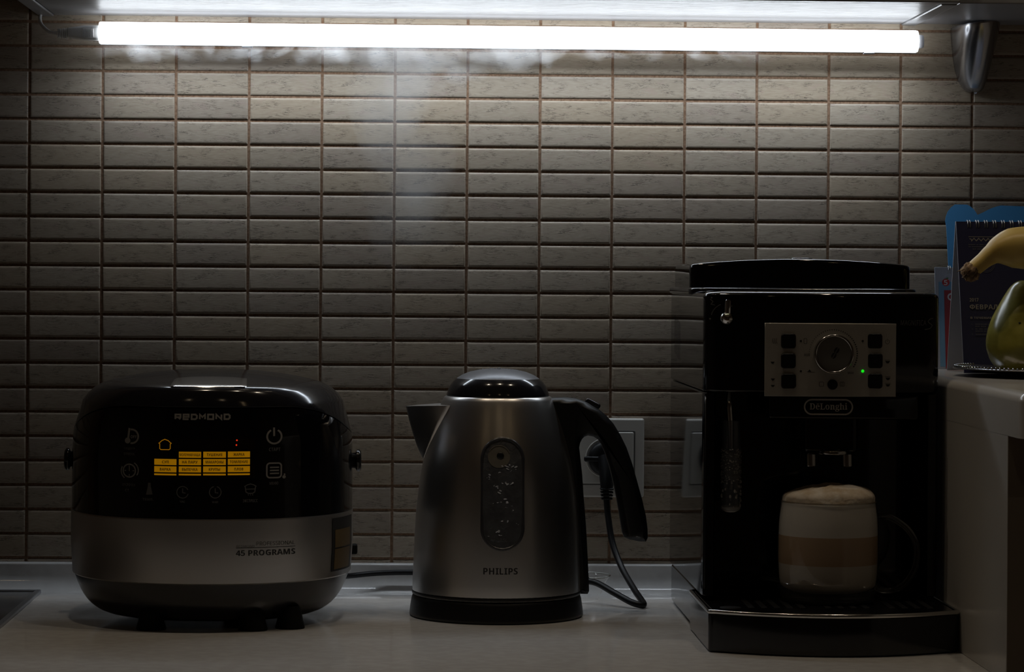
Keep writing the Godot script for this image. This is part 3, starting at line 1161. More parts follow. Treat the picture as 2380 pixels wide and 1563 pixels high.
func kettle() -> void:
	# powered base with its cord and plug
	var b := thing("kettle_stand", "round black powered stand under the kettle, its cord plugged into the wall", "kettle stand", Vector3(KC.x, 0, KC.z))
	var g := Geo.new()
	g.lathe([[0.0895, 0.0], [0.0925, 0.0015], [0.0925, 0.004], [0.0918, 0.010], [0.0905, 0.0185], [0.0893, 0.0222], [0.0865, 0.0233], [0.0, 0.0233]], KC, 72, [7])
	part("plinth", g, M.black, b)
	g = Geo.new()
	var cord := smooth([Vector3(0.1586, 0.125, 0.048), Vector3(0.1596, 0.108, 0.050), Vector3(0.1612, 0.091, 0.052), Vector3(0.1655, 0.062, 0.062), Vector3(0.1745, 0.0360, 0.085), Vector3(0.1860, 0.0150, 0.125), Vector3(0.1915, 0.0068, 0.152), Vector3(0.1925, 0.0042, 0.166), Vector3(0.1890, 0.0040, 0.172), Vector3(0.1780, 0.0070, 0.168), Vector3(0.1610, 0.0150, 0.150), Vector3(0.1400, 0.0240, 0.125), Vector3(0.1180, 0.0220, 0.120), Vector3(0.0900, 0.010, 0.150), Vector3(0.075, 0.008, 0.165)], 6)
	g.tube(cord, 0.0036, 12)
	part("cord", g, M.black, b)
	g = Geo.new()
	var zb := Basis(Vector3(1, 0, 0), Vector3(0, 0, 1), Vector3(0, -1, 0))
	g.lathe([[0.0185, 0.010], [0.0195, 0.014], [0.0195, 0.030], [0.0180, 0.0345], [0.0120, 0.0360], [0.0, 0.0362]], Vector3(0.1590, 0.1545, 0), 36, [], true, true, zb)
	g.rbox(Vector3(0.1445, 0.1545, 0.036), Vector3(0.020, 0.006, 0.008), 0.002, 2)
	g.tube([Vector3(0.1595, 0.156, 0.036), Vector3(0.1605, 0.145, 0.042), Vector3(0.1600, 0.132, 0.047), Vector3(0.1597, 0.122, 0.048)], [0.0100, 0.0095, 0.0085, 0.0070], 16)
	var plug := part("plug", g, M.black, b)
	for k in 4:
		g = Geo.new()
		g.rbox(Vector3(0.1597, 0.1215 - 0.0036 * k, 0.0485), Vector3(0.0150 - 0.0008 * k, 0.0022, 0.013), 0.0008, 2)
		part("strain_rib", g, M.black, plug)
	# kettle
	var t := thing("kettle", "brushed steel kettle with boiling water behind an oval window", "kettle", Vector3(KC.x, 0.0233, KC.z))
	g = Geo.new()
	g.lathe(KET.map(func(q): return [q[1], q[0]]), KC, 96)
	part("body", g, M.kettle_steel, t)
	g = Geo.new()
	g.lathe([[0.0885, 0.0234], [0.0900, 0.0240], [0.0903, 0.0262], [0.0896, 0.0275]], KC, 72, [], false, false)
	part("foot_ring", g, M.black, t)
	g = Geo.new()
	g.lathe([[0.0535, 0.2330], [0.0548, 0.2345], [0.0545, 0.2362], [0.0530, 0.2405], [0.0508, 0.2450], [0.0478, 0.2490], [0.0440, 0.2522]], KC, 72, [], true, true)
	var lid := part("lid", g, M.lid, t)
	g = Geo.new()
	g.lathe([[0.0440, 0.2518], [0.0437, 0.2527], [0.0380, 0.2562], [0.0300, 0.2594], [0.0200, 0.2616], [0.0100, 0.2627], [0.0, 0.2630]], KC, 72)
	part("lid_cap", g, mat(rgb(112, 115, 122), 0.34, 0.2), lid)
	g = Geo.new()
	for k in 170:
		var a := rng.randf() * TAU
		var q := sqrt(rng.randf()) * 0.041
		var y := 0.2630 - 0.0112 * pow(q / 0.0437, 1.9)
		var s := rng.randf_range(0.0006, 0.0012) if k > 14 else rng.randf_range(0.0014, 0.0023)
		g.lathe([[s, 0.0], [s * 0.85, s * 0.35], [s * 0.5, s * 0.6], [0.0, s * 0.68]], KC + Vector3(q * cos(a), y - 0.0001, q * sin(a)), 8, [], false)
	tag(part("droplets", g, M.gloss2, lid), "", "", "", "stuff")
	# pouring lip
	g = Geo.new()
	var rings := []
	for l in 9:
		var s := l / 8.0
		var y := lerpf(0.1660, 0.2245, s)
		var r := ket_r(y)
		var nose := lerpf(0.0003, 0.0368, pow(s, 0.92))
		var half := deg_to_rad(lerpf(2.0, 33.0, pow(s, 0.8)))
		var ring := PackedVector3Array()
		for k in 25:
			var q := (k - 12) / 12.0
			var a := PI + q * half
			var out := nose * pow(1.0 - pow(absf(q), 1.35), 1.0)
			ring.append(KC + Vector3((r + 0.0002 + out) * cos(PI + q * half * (1.0 - 0.5 * (1.0 - absf(q)))), y + 0.0025 * (1.0 - absf(q)) * -s, (r + 0.0002 + out) * sin(PI + q * half * (1.0 - 0.5 * (1.0 - absf(q))))))
			a = a
		for k in range(24, -1, -1):
			var q := (k - 12) / 12.0
			ring.append(KC + Vector3((r - 0.006) * cos(PI + q * half), y, (r - 0.006) * sin(PI + q * half)))
		rings.append(ring)
	g.ring_stack(rings)
	part("spout", g, M.kettle_steel, t)
	# handle: open loop and the strip down the body
	var hp := [Vector2(0.0700, 0.2320), Vector2(0.0903, 0.2322), Vector2(0.1020, 0.2326), Vector2(0.1133, 0.2313), Vector2(0.1250, 0.2272), Vector2(0.1364, 0.2208), Vector2(0.1450, 0.2135), Vector2(0.1526, 0.2048), Vector2(0.1602, 0.1925), Vector2(0.1666, 0.1796), Vector2(0.1729, 0.1620), Vector2(0.1784, 0.1429), Vector2(0.1838, 0.1240), Vector2(0.1879, 0.1062), Vector2(0.1897, 0.0930), Vector2(0.1899, 0.0835), Vector2(0.1880, 0.0795), Vector2(0.1800, 0.0798), Vector2(0.1700, 0.0820), Vector2(0.1650, 0.0842), Vector2(0.1634, 0.0880), Vector2(0.1618, 0.0970), Vector2(0.1603, 0.1061), Vector2(0.1571, 0.1240), Vector2(0.1531, 0.1428), Vector2(0.1487, 0.1600), Vector2(0.1436, 0.1749), Vector2(0.1404, 0.1823), Vector2(0.1366, 0.1878), Vector2(0.1310, 0.1913), Vector2(0.1251, 0.1923), Vector2(0.1215, 0.1910), Vector2(0.1191, 0.1886), Vector2(0.1170, 0.1845), Vector2(0.1160, 0.1794), Vector2(0.1172, 0.1700), Vector2(0.1195, 0.1500), Vector2(0.1210, 0.1289), Vector2(0.1240, 0.0950), Vector2(0.1261, 0.0600), Vector2(0.1272, 0.0400), Vector2(0.1277, 0.0265), Vector2(0.1262, 0.0235), Vector2(0.1180, 0.0236), Vector2(0.1050, 0.0250), Vector2(0.1040, 0.0800), Vector2(0.0980, 0.1300), Vector2(0.0880, 0.1800)]
	g = Geo.new()
	g.prism(PackedVector2Array(hp), KC.z - 0.0135, KC.z + 0.0135, 0.0055)
	g.soften(0.45)
	part("handle", g, M.black, t)
	g = Geo.new()
	g.rbox(Vector3(0.1305, 0.2262, KC.z), Vector3(0.0175, 0.0060, 0.014), 0.0025, 3, Basis(Vector3(0, 0, 1), deg_to_rad(-26)))
	part("lid_button", g, M.lid, t)
	# window
	var c := ket_px(1166.5, 1149)
	var u := 0.000447
	g = Geo.new()
	g.decal(stadium_fill(c, 92 * u, 250 * u), ket_front.bind(0.0004))
	g.soften()
	var wm := mat(rgb(80, 81, 83), 0.25, 0.0, 0.5)
	wm.albedo_texture = noise_tex(0.02, rgb(196, 196, 200), rgb(226, 228, 232), 14, 256)
	wm.uv1_triplanar = true
	wm.uv1_scale = Vector3(9, 9, 9)
	wm.heightmap_enabled = true
	wm.heightmap_texture = noise_tex(0.035, Color.BLACK, Color.WHITE, 17, 256)
	wm.heightmap_scale = 0.05
	var win := part("water_window", g, wm, t)
	g = Geo.new()
	var rim := []
	for o in [[51.5, 0.0002], [50.5, 0.0016], [47.0, 0.0020], [45.0, 0.0010], [44.0, 0.0003]]:
		var row := PackedVector3Array()
		var pts := stadium(c, 2 * o[0] * u, (2 * o[0] + 160) * u, 20)
		pts.append(pts[0])
		for q in pts:
			row.append(ket_front(q, o[1]))
		rim.append(row)
	g.grid(rim, true)
	g.turn_to(0, Vector3(0, 0, 1))
	part("window_rim", g, M.dark_grey, win)
	# round float at the top, ripples and bubbles of boiling water
	g = Geo.new()
	var fl := ket_px(1158, 1063)
	g.decal(disc(fl, 26 * u, 28), ket_front.bind(0.0007))
	g.decal(stroke(arc(fl, 26 * u, 20, 150, 20), 2.2 * u), ket_front.bind(0.0012))
	part("float_disc", g, mat(rgb(92, 88, 80), 0.35), win)
	g = Geo.new()
	g.lathe([[0.0038, 0.0], [0.0036, 0.0008], [0.0022, 0.0012], [0.0, 0.0013]], ket_front(ket_px(1161, 1061), 0.0007), 18, [], false, true, zb)
	part("float_pin", g, M.black, win)
	g = Geo.new()
	var spots := [[1168, 1084, 9], [1182, 1082, 12], [1174, 1090, 14], [1196, 1088, 10], [1159, 1098, 6], [1185, 1098, 8], [1136, 1107, 10], [1170, 1123, 8], [1188, 1123, 11], [1180, 1127, 9], [1146, 1131, 6], [1130, 1114, 9], [1171, 1164, 13], [1176, 1171, 6], [1162, 1166, 5], [1195, 1185, 8], [1156, 1168, 5], [1146, 1170, 4], [1166, 1212, 7], [1177, 1211, 6], [1156, 1236, 13], [1163, 1241, 8], [1201, 1217, 7], [1132, 1247, 8], [1150, 1134, 12], [1160, 1142, 14], [1175, 1180, 5], [1186, 1176, 6]]
	for s in spots:
		for k in 2:
			var q: Vector2 = ket_px(s[0] + rng.randf_range(-1, 1) * s[2] * 0.6, s[1] + rng.randf_range(-1, 1) * s[2] * 0.4)
			var r: float = s[2] * u * rng.randf_range(0.12, 0.3)
			g.lathe([[r, 0.0], [r * 0.8, r * 0.3], [r * 0.4, r * 0.45], [0.0, r * 0.5]], ket_front(q, 0.0004), 9, [], false, true, Basis(Vector3(1, rng.randf_range(-0.5, 0.5), 0).normalized() * rng.randf_range(0.8, 1.9), Vector3(0, 0, 1), Vector3(rng.randf_range(-0.3, 0.3), -1, 0) * rng.randf_range(0.4, 0.9)))
	tag(part("bubbles", g, mat(rgb(185, 188, 196), 0.08, 0.4), win), "", "", "", "stuff")
	g = Geo.new()
	g.decal(lettering("0.5L", ket_px(1169, 1255), 17 * u, 8 * u, false), ket_front.bind(0.0006))
	part("level_mark", g, M.print_dim, win)
	g = Geo.new()
	g.decal(lettering("PHILIPS", ket_px(1162.5, 1327), 80 * u, 15 * u), ket_front)
	part("maker_lettering", g, M.print_dark, t)


func stadium_fill(c: Vector2, w: float, h: float) -> PackedVector2Array:
	var out := PackedVector2Array()
	var m := 40
	var k := 8
	for j in m:
		for q in k:
			var p := []
			for d in [[0, 0], [1, 0], [1, 1], [0, 1]]:
				var y := -h / 2 + h * float(j + d[1]) / m
				var over := maxf(0.0, absf(y) - (h / 2 - w / 2))
				var half := sqrt(maxf(0.0, w * w / 4 - over * over))
				p.append(c + Vector2(lerpf(-half, half, float(q + d[0]) / k), y))
			out.append_array([p[0], p[1], p[2], p[0], p[2], p[3]])
	return out


# ---------------------------------------------------------------- coffee machine
const MX := 0.3436
const MHW := 0.1179


func plan(x0: float, x1: float, z0: float, zf: float, bulge: float, rc: float, rb: float) -> PackedVector2Array:
	# outline in (x, z): back edge straight, front edge bowed by «bulge», corners rounded
	var out := PackedVector2Array()
	for a in arc(Vector2(x0 + rb, z0 + rb), rb, 180, 270, 4):
		out.append(a)
	for a in arc(Vector2(x1 - rb, z0 + rb), rb, 270, 360, 4):
		out.append(a)
	for a in arc(Vector2(x1 - rc, zf - rc), rc, 0, 78, 6):
		out.append(a)
	var mid := (x0 + x1) / 2
	var hw := (x1 - x0) / 2 - rc
	for k in range(1, 24):
		var q := 1.0 - 2.0 * k / 24.0
		out.append(Vector2(mid + q * hw, zf + bulge * (1.0 - q * q)))
	for a in arc(Vector2(x0 + rc, zf - rc), rc, 102, 180, 6):
		out.append(a)
	return out


func lay(p: PackedVector2Array, y: float, shrink := 0.0) -> PackedVector3Array:
	var c := Vector2.ZERO
	for q in p:
		c += q / p.size()
	var out := PackedVector3Array()
	for q in p:
		var d := q - c
		out.append(Vector3(q.x - signf(d.x) * minf(shrink, absf(d.x)), y, q.y - signf(d.y) * minf(shrink, absf(d.y))))
	return out


func head_front(p: Vector2, off := 0.00012) -> Vector3:
	var q := (p.x - MX) / (MHW - 0.018)
	if absf(q) > 1.0:  # round the corner
		return Vector3(p.x, p.y, 0.4395 + sqrt(maxf(0.0, 0.000324 - pow(absf(p.x - MX) - MHW + 0.018, 2))) + off)
	return Vector3(p.x, p.y, 0.4575 + 0.0110 * (1.0 - q * q) + off)


func mac_px(x: float, y: float) -> Vector2:
	return Vector2(0.2844 + (x - 1778) * 0.0004275, 0.3165 - (y - 752) * 0.0004255 + (x - 1778) * 0.000003)


func coffee_machine() -> void:
	var t := thing("coffee_machine", "black glossy automatic coffee machine standing right of the kettle", "coffee machine", Vector3(MX, 0, 0.33))
	var g := Geo.new()
	# lower housing with an open bay for the cup
	var x0 := MX - MHW
	var x1 := MX + MHW
	var p := PackedVector2Array([Vector2(x0, 0.112), Vector2(x0 + 0.008, 0.104), Vector2(x1 - 0.008, 0.104), Vector2(x1, 0.112), Vector2(x1, 0.440), Vector2(x1 - 0.003, 0.448), Vector2(x1 - 0.011, 0.450), Vector2(x1 - 0.013, 0.444), Vector2(x1 - 0.015, 0.372), Vector2(x1 - 0.022, 0.362), Vector2(x0 + 0.022, 0.362), Vector2(x0 + 0.015, 0.372), Vector2(x0 + 0.013, 0.444), Vector2(x0 + 0.011, 0.450), Vector2(x0 + 0.003, 0.448), Vector2(x0, 0.440)])
	# (x, z) outline pulled along y
	g.prism(p, -0.2475, -0.0445, 0.0015, Transform3D(Basis(Vector3(1, 0, 0), Vector3(0, 0, 1), Vector3(0, -1, 0)), Vector3.ZERO))
	g.soften(0.6)
	part("housing", g, M.gloss, t)
	g = Geo.new()
	g.rbox(Vector3(MX, 0.0230, 0.233), Vector3(2 * MHW - 0.004, 0.043, 0.250), 0.004, 2)
	part("base", g, M.gloss2, t)
	# head with the controls
	g = Geo.new()
	var hp := plan(x0, x1, 0.102, 0.4575, 0.0110, 0.018, 0.008)
	g.ring_stack([lay(hp, 0.2480, 0.002), lay(hp, 0.2490, 0.0005), lay(hp, 0.2505), lay(hp, 0.3420), lay(hp, 0.3448, 0.0008), lay(hp, 0.3466, 0.0028), lay(hp, 0.3474, 0.006), lay(hp, 0.3482, 0.012)], [])
	var head := part("head", g, M.gloss, t)
	g = Geo.new()
	var rp := plan(x0 - 0.0018, x1 + 0.0008, 0.100, 0.330, 0.0, 0.02, 0.008)
	g.ring_stack([lay(rp, 0.3440, 0.001), lay(rp, 0.3452), lay(rp, 0.3492), lay(rp, 0.3506, 0.001), lay(rp, 0.3512, 0.004)])
	part("top_rim", g, M.lid, t)
	g = Geo.new()
	var lp := plan(x0 + 0.0015, x1 - 0.0015, 0.115, 0.297, 0.004, 0.010, 0.02)
	var dome := []
	for l in [[0.3500, 0.0], [0.3700, 0.0], [0.3738, 0.0006], [0.3752, 0.0022], [0.3757, 0.006]]:
		var ring := lay(lp, l[0], l[1])
		for k in ring.size():
			var q := (ring[k].x - MX) / MHW
			ring[k].y += 0.0062 * (1.0 - q * q) * clampf((l[0] - 0.35) / 0.02, 0, 1)
		dome.append(ring)
	g.ring_stack(dome, [], true, false)
	var top := PackedVector3Array(dome[-1])
	var g2 := []
	for s in 6:
		var ring := PackedVector3Array()
		for q in top:
			var w := lerpf(1.0, 0.02, s / 5.0)
			var x := MX + (q.x - MX) * w
			var qq := (x - MX) / MHW
			ring.append(Vector3(x, 0.3757 + 0.0062 * (1.0 - qq * qq), 0.205 + (q.z - 0.205) * w))
		ring.append(ring[0])
		g2.append(ring)
	var from := g.ix.size()
	g.grid(g2, true)
	g.turn_to(from, Vector3.UP)
	part("bean_hopper_lid", g, M.gloss, t)
	g = Geo.new()
	g.lathe([[0.012, 0.0], [0.012, 0.0012], [0.010, 0.0018], [0.0, 0.0019]], Vector3(MX + 0.004, 0.3815, 0.270), 24)
	part("lid_latch", g, M.gloss2, t)
	# vent slots on the left flank
	for k in 9:
		g = Geo.new()
		g.rbox(Vector3(x0 + 0.0004, 0.300 - 0.001 * k, 0.150 + 0.0075 * k), Vector3(0.0010, 0.042, 0.0014), 0.0004, 1)
		part("vent_rib", g, M.gloss2, t)
	# drip tray
	g = Geo.new()
	var tp := plan(0.2236, 0.4664, 0.352, 0.5330, 0.0360, 0.006, 0.004)
	g.ring_stack([lay(tp, 0.0006, 0.0018), lay(tp, 0.0020), lay(tp, 0.0362), lay(tp, 0.0372, 0.0012)])
	var tray := part("drip_tray", g, M.gloss2, t)
	g = Geo.new()
	var ep := plan(0.2226, 0.4674, 0.352, 0.5342, 0.0360, 0.006, 0.004)
	g.ring_stack([lay(ep, 0.0372, 0.0010), lay(ep, 0.0378), lay(ep, 0.0400), lay(ep, 0.0410, 0.0006), lay(ep, 0.0414, 0.0020), lay(ep, 0.0408, 0.0035), lay(ep, 0.0396, 0.0042)])
	part("tray_rim", g, M.dull_chrome, tray)
	g = Geo.new()
	var gp := plan(0.2272, 0.4628, 0.356, 0.5295, 0.0355, 0.005, 0.003)
	g.ring_stack([lay(gp, 0.0385, 0.0), lay(gp, 0.0400), lay(gp, 0.0404, 0.0008)])
	part("drip_grid", g, M.gloss2, tray)
	for k in 15:
		if k % 5 == 0 and k > 0:
			continue
		g = Geo.new()
		g.rbox(Vector3(0.268 + 0.0125 * k, 0.0405, 0.455), Vector3(0.006, 0.0006, 0.105), 0.0003, 1)
		part("grid_slot", g, M.matt, tray)
	g = Geo.new()
	g.lathe([[0.0105, 0.0], [0.0105, 0.0008], [0.0095, 0.0010], [0.0, 0.0010]], Vector3(0.2475, 0.0400, 0.5080), 28)
	part("float_hole", g, M.matt, tray)
	# control plate
	g = Geo.new()
	var c0 := mac_px(1931, 837)
	var rows := []
	for o in [0.0002, 0.0010, 0.0012]:
		var row := PackedVector3Array()
		var e := 0.0 if o < 0.0011 else 0.0005
		for s in 4:
			var w := 0.1308 - 2 * e
			var h := 0.0724 - 2 * e
			var a := Vector2([1, 1, -1, -1][s] * w / 2, [-1, 1, 1, -1][s] * h / 2)
			var b := Vector2([1, -1, -1, 1][s] * w / 2, [1, 1, -1, -1][s] * h / 2)
			for k in 12:
				row.append(head_front(c0 + a.lerp(b, k / 12.0), o))
		row.append(row[0])
		rows.append(row)
	g.grid(rows, true)
	from = 0
	g.turn_to(0, Vector3(0, 0, 1))
	from = g.ix.size()
	var rr := []
	for j in 2:
		var row := PackedVector3Array()
		for k in 25:
			row.append(head_front(c0 + Vector2(lerpf(-0.0649, 0.0649, k / 24.0), lerpf(-0.0357, 0.0357, j)), 0.0012))
		rr.append(row)
	g.grid(rr)
	g.turn_to(from, Vector3(0, 0, 1))
	var panel := part("control_plate", g, M.silver_print, t)
	var u := 0.0004265
	for b in [[1832, 793], [1832, 839], [1833, 886], [2033, 793], [2034, 839], [2034, 886]]:
		g = Geo.new()
		var q := mac_px(b[0], b[1])
		var at := head_front(q, 0.0018)
		var sh := PackedVector2Array(rrect(Vector2.ZERO, 34.5 * u, 34.5 * u, 7 * u, 5))
		g.prism(sh, -0.0015, 0.0012, 0.0006, Transform3D(Basis(Vector3.UP, -atan(0.022 * (q.x - MX) / pow(MHW - 0.018, 2))), at))
		g.soften(0.6)
		part("button", g, M.black, panel)
	var zb := Basis(Vector3(1, 0, 0), Vector3(0, 0, 1), Vector3(0, -1, 0))
	var k0 := mac_px(1936, 823)
	g = Geo.new()
	g.lathe([[46.5 * u, 0.0], [46.5 * u, 0.0055], [45.5 * u, 0.0072], [43 * u, 0.0078], [40.5 * u, 0.0072], [39.5 * u, 0.0060]], head_front(k0, 0.0008), 64, [], false, false, zb)
	part("knob_ring", g, M.dull_chrome, panel)
	g = Geo.new()
	g.lathe([[39.8 * u, 0.0055], [39.3 * u, 0.0062], [20 * u, 0.0064], [0.0, 0.0064]], head_front(k0, 0.0008), 64, [], false, false, zb)
	var knob := part("knob", g, mat(rgb(138, 136, 132), 0.35, 0.5), panel)
	g = Geo.new()
	var kf := func(q: Vector2) -> Vector3: return head_front(k0, 0.0008 + 0.0067) + Vector3(q.x, q.y, 0)
	for b in [[Vector2(5.5, 8.5), 0.0], [Vector2(-1.0, -3.5), 0.25]]:
		for s in [-1, 1]:
			var bean := []
			for j in 13:
				var a := PI * j / 12
				bean.append((b[0] + Vector2((1.0 + 4.6 * sin(a)) * s, 7.0 * cos(a)).rotated(-0.55)) * u)
			g.decal(poly(bean), kf)
	part("bean_sign", g, M.print_dark, knob)
	g = Geo.new()
	g.lathe([[12 * u, 0.0], [12 * u, 0.0016], [11 * u, 0.0021], [0.0, 0.0022]], head_front(mac_px(1934.5, 894), 0.0008), 32, [], false, true, zb)
	part("round_button", g, M.black, panel)
	g = Geo.new()
	g.lathe([[3.6 * u, 0.0], [3.4 * u, 0.0007], [2.0 * u, 0.0012], [0.0, 0.0014]], head_front(mac_px(2005, 863), 0.0010), 16, [], false, true, zb)
	part("status_light", g, M.green_led, panel)
	var pf := head_front.bind(0.0013)
	var ic := PackedVector2Array()
	for k in 40:  # dotted scale round the knob
		var a := deg_to_rad(lerpf(-31, 180, k / 39.0))
		ic.append_array(disc(k0 + Vector2(cos(a), sin(a)) * 56 * u, lerpf(1.8, 0.8, k / 39.0) * u, 8))
	for c in [[2064, 842], [2065, 881], [2065, 896], [1796, 843], [1797, 882], [1797, 897]]:
		var q := mac_px(c[0], c[1])
		var s: float = 1.0 if c[0] > 1900 else 0.8
		ic.append_array(poly([q + Vector2(-6, 2.5) * u * s, q + Vector2(6, 2.5) * u * s, q + Vector2(2.5, -3) * u * s, q + Vector2(-2.5, -3) * u * s]))
		if c[0] > 1900:
			ic.append_array(stroke([q + Vector2(-7, 4.5) * u, q + Vector2(6, 4.5) * u], 0.8 * u))
	for c in [[2004.5, 793], [1860.5, 793], [1861, 863]]:
		ic.append_array(disc(mac_px(c[0], c[1]), 2.6 * u, 10))
	ic.append_array(poly([mac_px(1877, 864), mac_px(1885, 864), mac_px(1881, 859)]))
	ic.append_array(stroke([mac_px(1875, 864.5), mac_px(1894, 865.5)], 0.9 * u))
	g = Geo.new()
	g.decal(ic, pf)
	tag(part("dark_symbols", g, M.print_dark, panel), "", "", "", "stuff")
	ic = PackedVector2Array()
	ic.append_array(lettering("MIN", mac_px(1875, 825), 13 * u, 5.5 * u))
	ic.append_array(lettering("MAX", mac_px(1977, 867), 14 * u, 5.5 * u))
	ic.append_array(stroke(arc(mac_px(2063, 795), 5 * u, 120, 420, 14), 1.2 * u))
	ic.append_array(stroke([mac_px(2063, 788), mac_px(2063, 795)], 1.2 * u))
	for k in 3:
		ic.append_array(stroke([mac_px(1797 + 4 * k, 787), mac_px(1795 + 4 * k, 793), mac_px(1799 + 4 * k, 799)], 1.2 * u))
	ic.append_array(stroke(rrect(mac_px(1871, 793), 7 * u, 12 * u, 2 * u), 1.2 * u, true))
	ic.append_array(stroke(rrect(mac_px(1909, 893), 10 * u, 10 * u, 2 * u), 1.2 * u, true))
	ic.append_array(stroke(rrect(mac_px(1957, 893), 10 * u, 10 * u, 2 * u), 1.2 * u, true))
	for k in 3:
		ic.append_array(rect(mac_px(1957, 890 + 3 * k), 6 * u, 1.2 * u))
	g = Geo.new()
	g.decal(ic, pf)
	tag(part("faint_symbols", g, mat(rgb(88, 86, 82), 0.5), panel), "", "", "", "stuff")
	# maker's badge and model name
	g = Geo.new()
	var b0 := mac_px(1932, 948)
	g.decal(stroke(stadium(Vector2.ZERO, 34 * u, 112 * u, 14), 3.6 * u, true), func(q: Vector2) -> Vector3: return Vector3(b0.x + q.y, b0.y + q.x, 0.4510 + 0.0008))
	g.decal(lettering("DēLonghi", b0 + Vector2(0, -0.5 * u), 88 * u, 20 * u, true, 0.0, "Droid Serif"), func(q: Vector2) -> Vector3: return Vector3(q.x, q.y, 0.4510 + 0.0008))
	part("maker_badge", g, mat(rgb(186, 180, 170), 0.45), t)
	g = Geo.new()
	g.rbox(Vector3(MX + 0.022, 0.2340, 0.4400), Vector3(0.150, 0.0260, 0.0220), 0.003, 2)
	part("badge_bar", g, M.gloss, t)
	g = Geo.new()
	g.decal(lettering("MAGNIFICA", mac_px(2126, 751), 62 * u, 12 * u, false), head_front.bind(0.0004))
	g.decal(stroke(smooth([mac_px(2174, 741), mac_px(2167, 742), mac_px(2161, 748), mac_px(2166, 753), mac_px(2171, 757), mac_px(2166, 764), mac_px(2153, 767)], 5), 1.8 * u), head_front.bind(0.0004))
	part("model_lettering", g, M.print_dim, head)
	# steam knob with its scale
	g = Geo.new()
	var s0 := head_front(mac_px(1690, 740), 0.0)
	g.lathe([[0.0040, 0.0], [0.0062, 0.003], [0.0070, 0.007], [0.0066, 0.0105], [0.0050, 0.0135], [0.0025, 0.0152], [0.0, 0.0156]], s0, 32, [], false, true, zb)
	g.tube([s0 + Vector3(0.0004, 0.0000, 0.0095), s0 + Vector3(0.0005, 0.0090, 0.0105), s0 + Vector3(0.0006, 0.0168, 0.0115), s0 + Vector3(0.0006, 0.0184, 0.0116)], [0.0034, 0.0033, 0.0031, 0.0020], 16)
	part("steam_knob", g, M.chrome, t)
	ic = PackedVector2Array()
	var a0 := mac_px(1690, 740)
	ic.append_array(stroke(arc(a0, 34 * u, 112, 168, 10), 1.8 * u))
	ic.append_array(disc(a0 + Vector2(-36, -2) * u, 2.4 * u, 8))
	ic.append_array(stroke([a0 + Vector2(-36, 44) * u, a0 + Vector2(-30, 38) * u, a0 + Vector2(-34, 32) * u, a0 + Vector2(-26, 30) * u], 1.8 * u))
	ic.append_array(disc(a0 + Vector2(-33, 47) * u, 2.2 * u, 8))
	ic.append_array(disc(a0 + Vector2(12, 28) * u, 1.8 * u, 8))
	g = Geo.new()
	g.decal(ic, head_front.bind(0.0004))
	part("steam_scale", g, M.print_dim, head)
	# steam wand: chrome pipe in a clear frothing sleeve
	var w0 := Vector3(0.2552, 0, 0.4370)
	g = Geo.new()
	g.tube([w0 + Vector3(-0.0020, 0.2500, -0.004), w0 + Vector3(-0.0030, 0.2400, 0.004), w0 + Vector3(-0.0028, 0.2300, 0.006), w0 + Vector3(-0.0015, 0.2160, 0.004), w0 + Vector3(-0.0005, 0.1900, 0.000), w0 + Vector3(0, 0.150, 0)], [0.0030, 0.0033, 0.0033, 0.0031, 0.0024, 0.0020], 16)
	var wand := part("steam_wand", g, mat(rgb(200, 198, 194), 0.18, 1.0), t)
	g = Geo.new()
	g.lathe([[0.0060, 0.1290], [0.0095, 0.1296], [0.0102, 0.1320], [0.0102, 0.1850], [0.0100, 0.1930], [0.0092, 0.1965], [0.0088, 0.2180], [0.0080, 0.2190]], w0, 40, [], true, false)
	part("frothing_sleeve", g, M.smoked, wand)
	g = Geo.new()
	var speck := mat(rgb(150, 146, 138), 0.5)
	for k in 260:
		var y := lerpf(0.1560, 0.1905, pow(rng.randf(), 0.8))
		var a := rng.randf() * PI
		var r := rng.randf_range(0.0004, 0.0011)
		g.lathe([[r, -r * 0.4], [r, r * 0.4], [0.0, r]], w0 + Vector3(0.0096 * cos(a), y, 0.0096 * sin(a)), 7)
	for k in 34:
		var y := lerpf(0.1320, 0.1600, rng.randf())
		var a := rng.randf() * PI
		var r := rng.randf_range(0.0005, 0.0014)
		g.lathe([[0.0, -r * 1.5], [r * 0.8, -r], [r, 0.0], [r * 0.7, r], [0.0, r * 1.5]], w0 + Vector3(0.0096 * cos(a), y, 0.0096 * sin(a)), 8)
	var fg := Geo.new()
	fg.lathe([[0.0, 0.1590], [0.0084, 0.1610], [0.0093, 0.1650], [0.0094, 0.1860], [0.0080, 0.1885], [0.0, 0.1890]], w0, 32)
	part("foam_film", fg, mat(rgb(104, 101, 94), 0.7), wand)
	tag(part("foam_specks", g, speck, wand), "", "", "", "stuff")
	g = Geo.new()
	g.lathe([[0.0, 0.1272], [0.0040, 0.1276], [0.0078, 0.1292], [0.0098, 0.1312], [0.0100, 0.1330], [0.0085, 0.1342], [0.0, 0.1348]], w0, 28)
	part("milk_drop", g, mat(rgb(196, 190, 178), 0.35), wand)
	# coffee outlet
	g = Geo.new()
	g.rbox(Vector3(0.3562, 0.2160, 0.400), Vector3(0.056, 0.062, 0.062), 0.006, 3)
	part("outlet_block", g, M.gloss, t)
	g = Geo.new()
	var cp := PackedVector2Array()
	for a in arc(Vector2(0.3605, 0.4225), 0.0165, 0, 360, 36):
		cp.append(a)
	cp.remove_at(cp.size() - 1)
	g.ring_stack([lay(cp, 0.1852, 0.0), lay(cp, 0.1860, -0.0004), lay(cp, 0.1886, -0.0004), lay(cp, 0.1900, 0.0008), lay(cp, 0.1906, 0.003)])
	part("outlet_cap", g, M.dull_chrome, t)
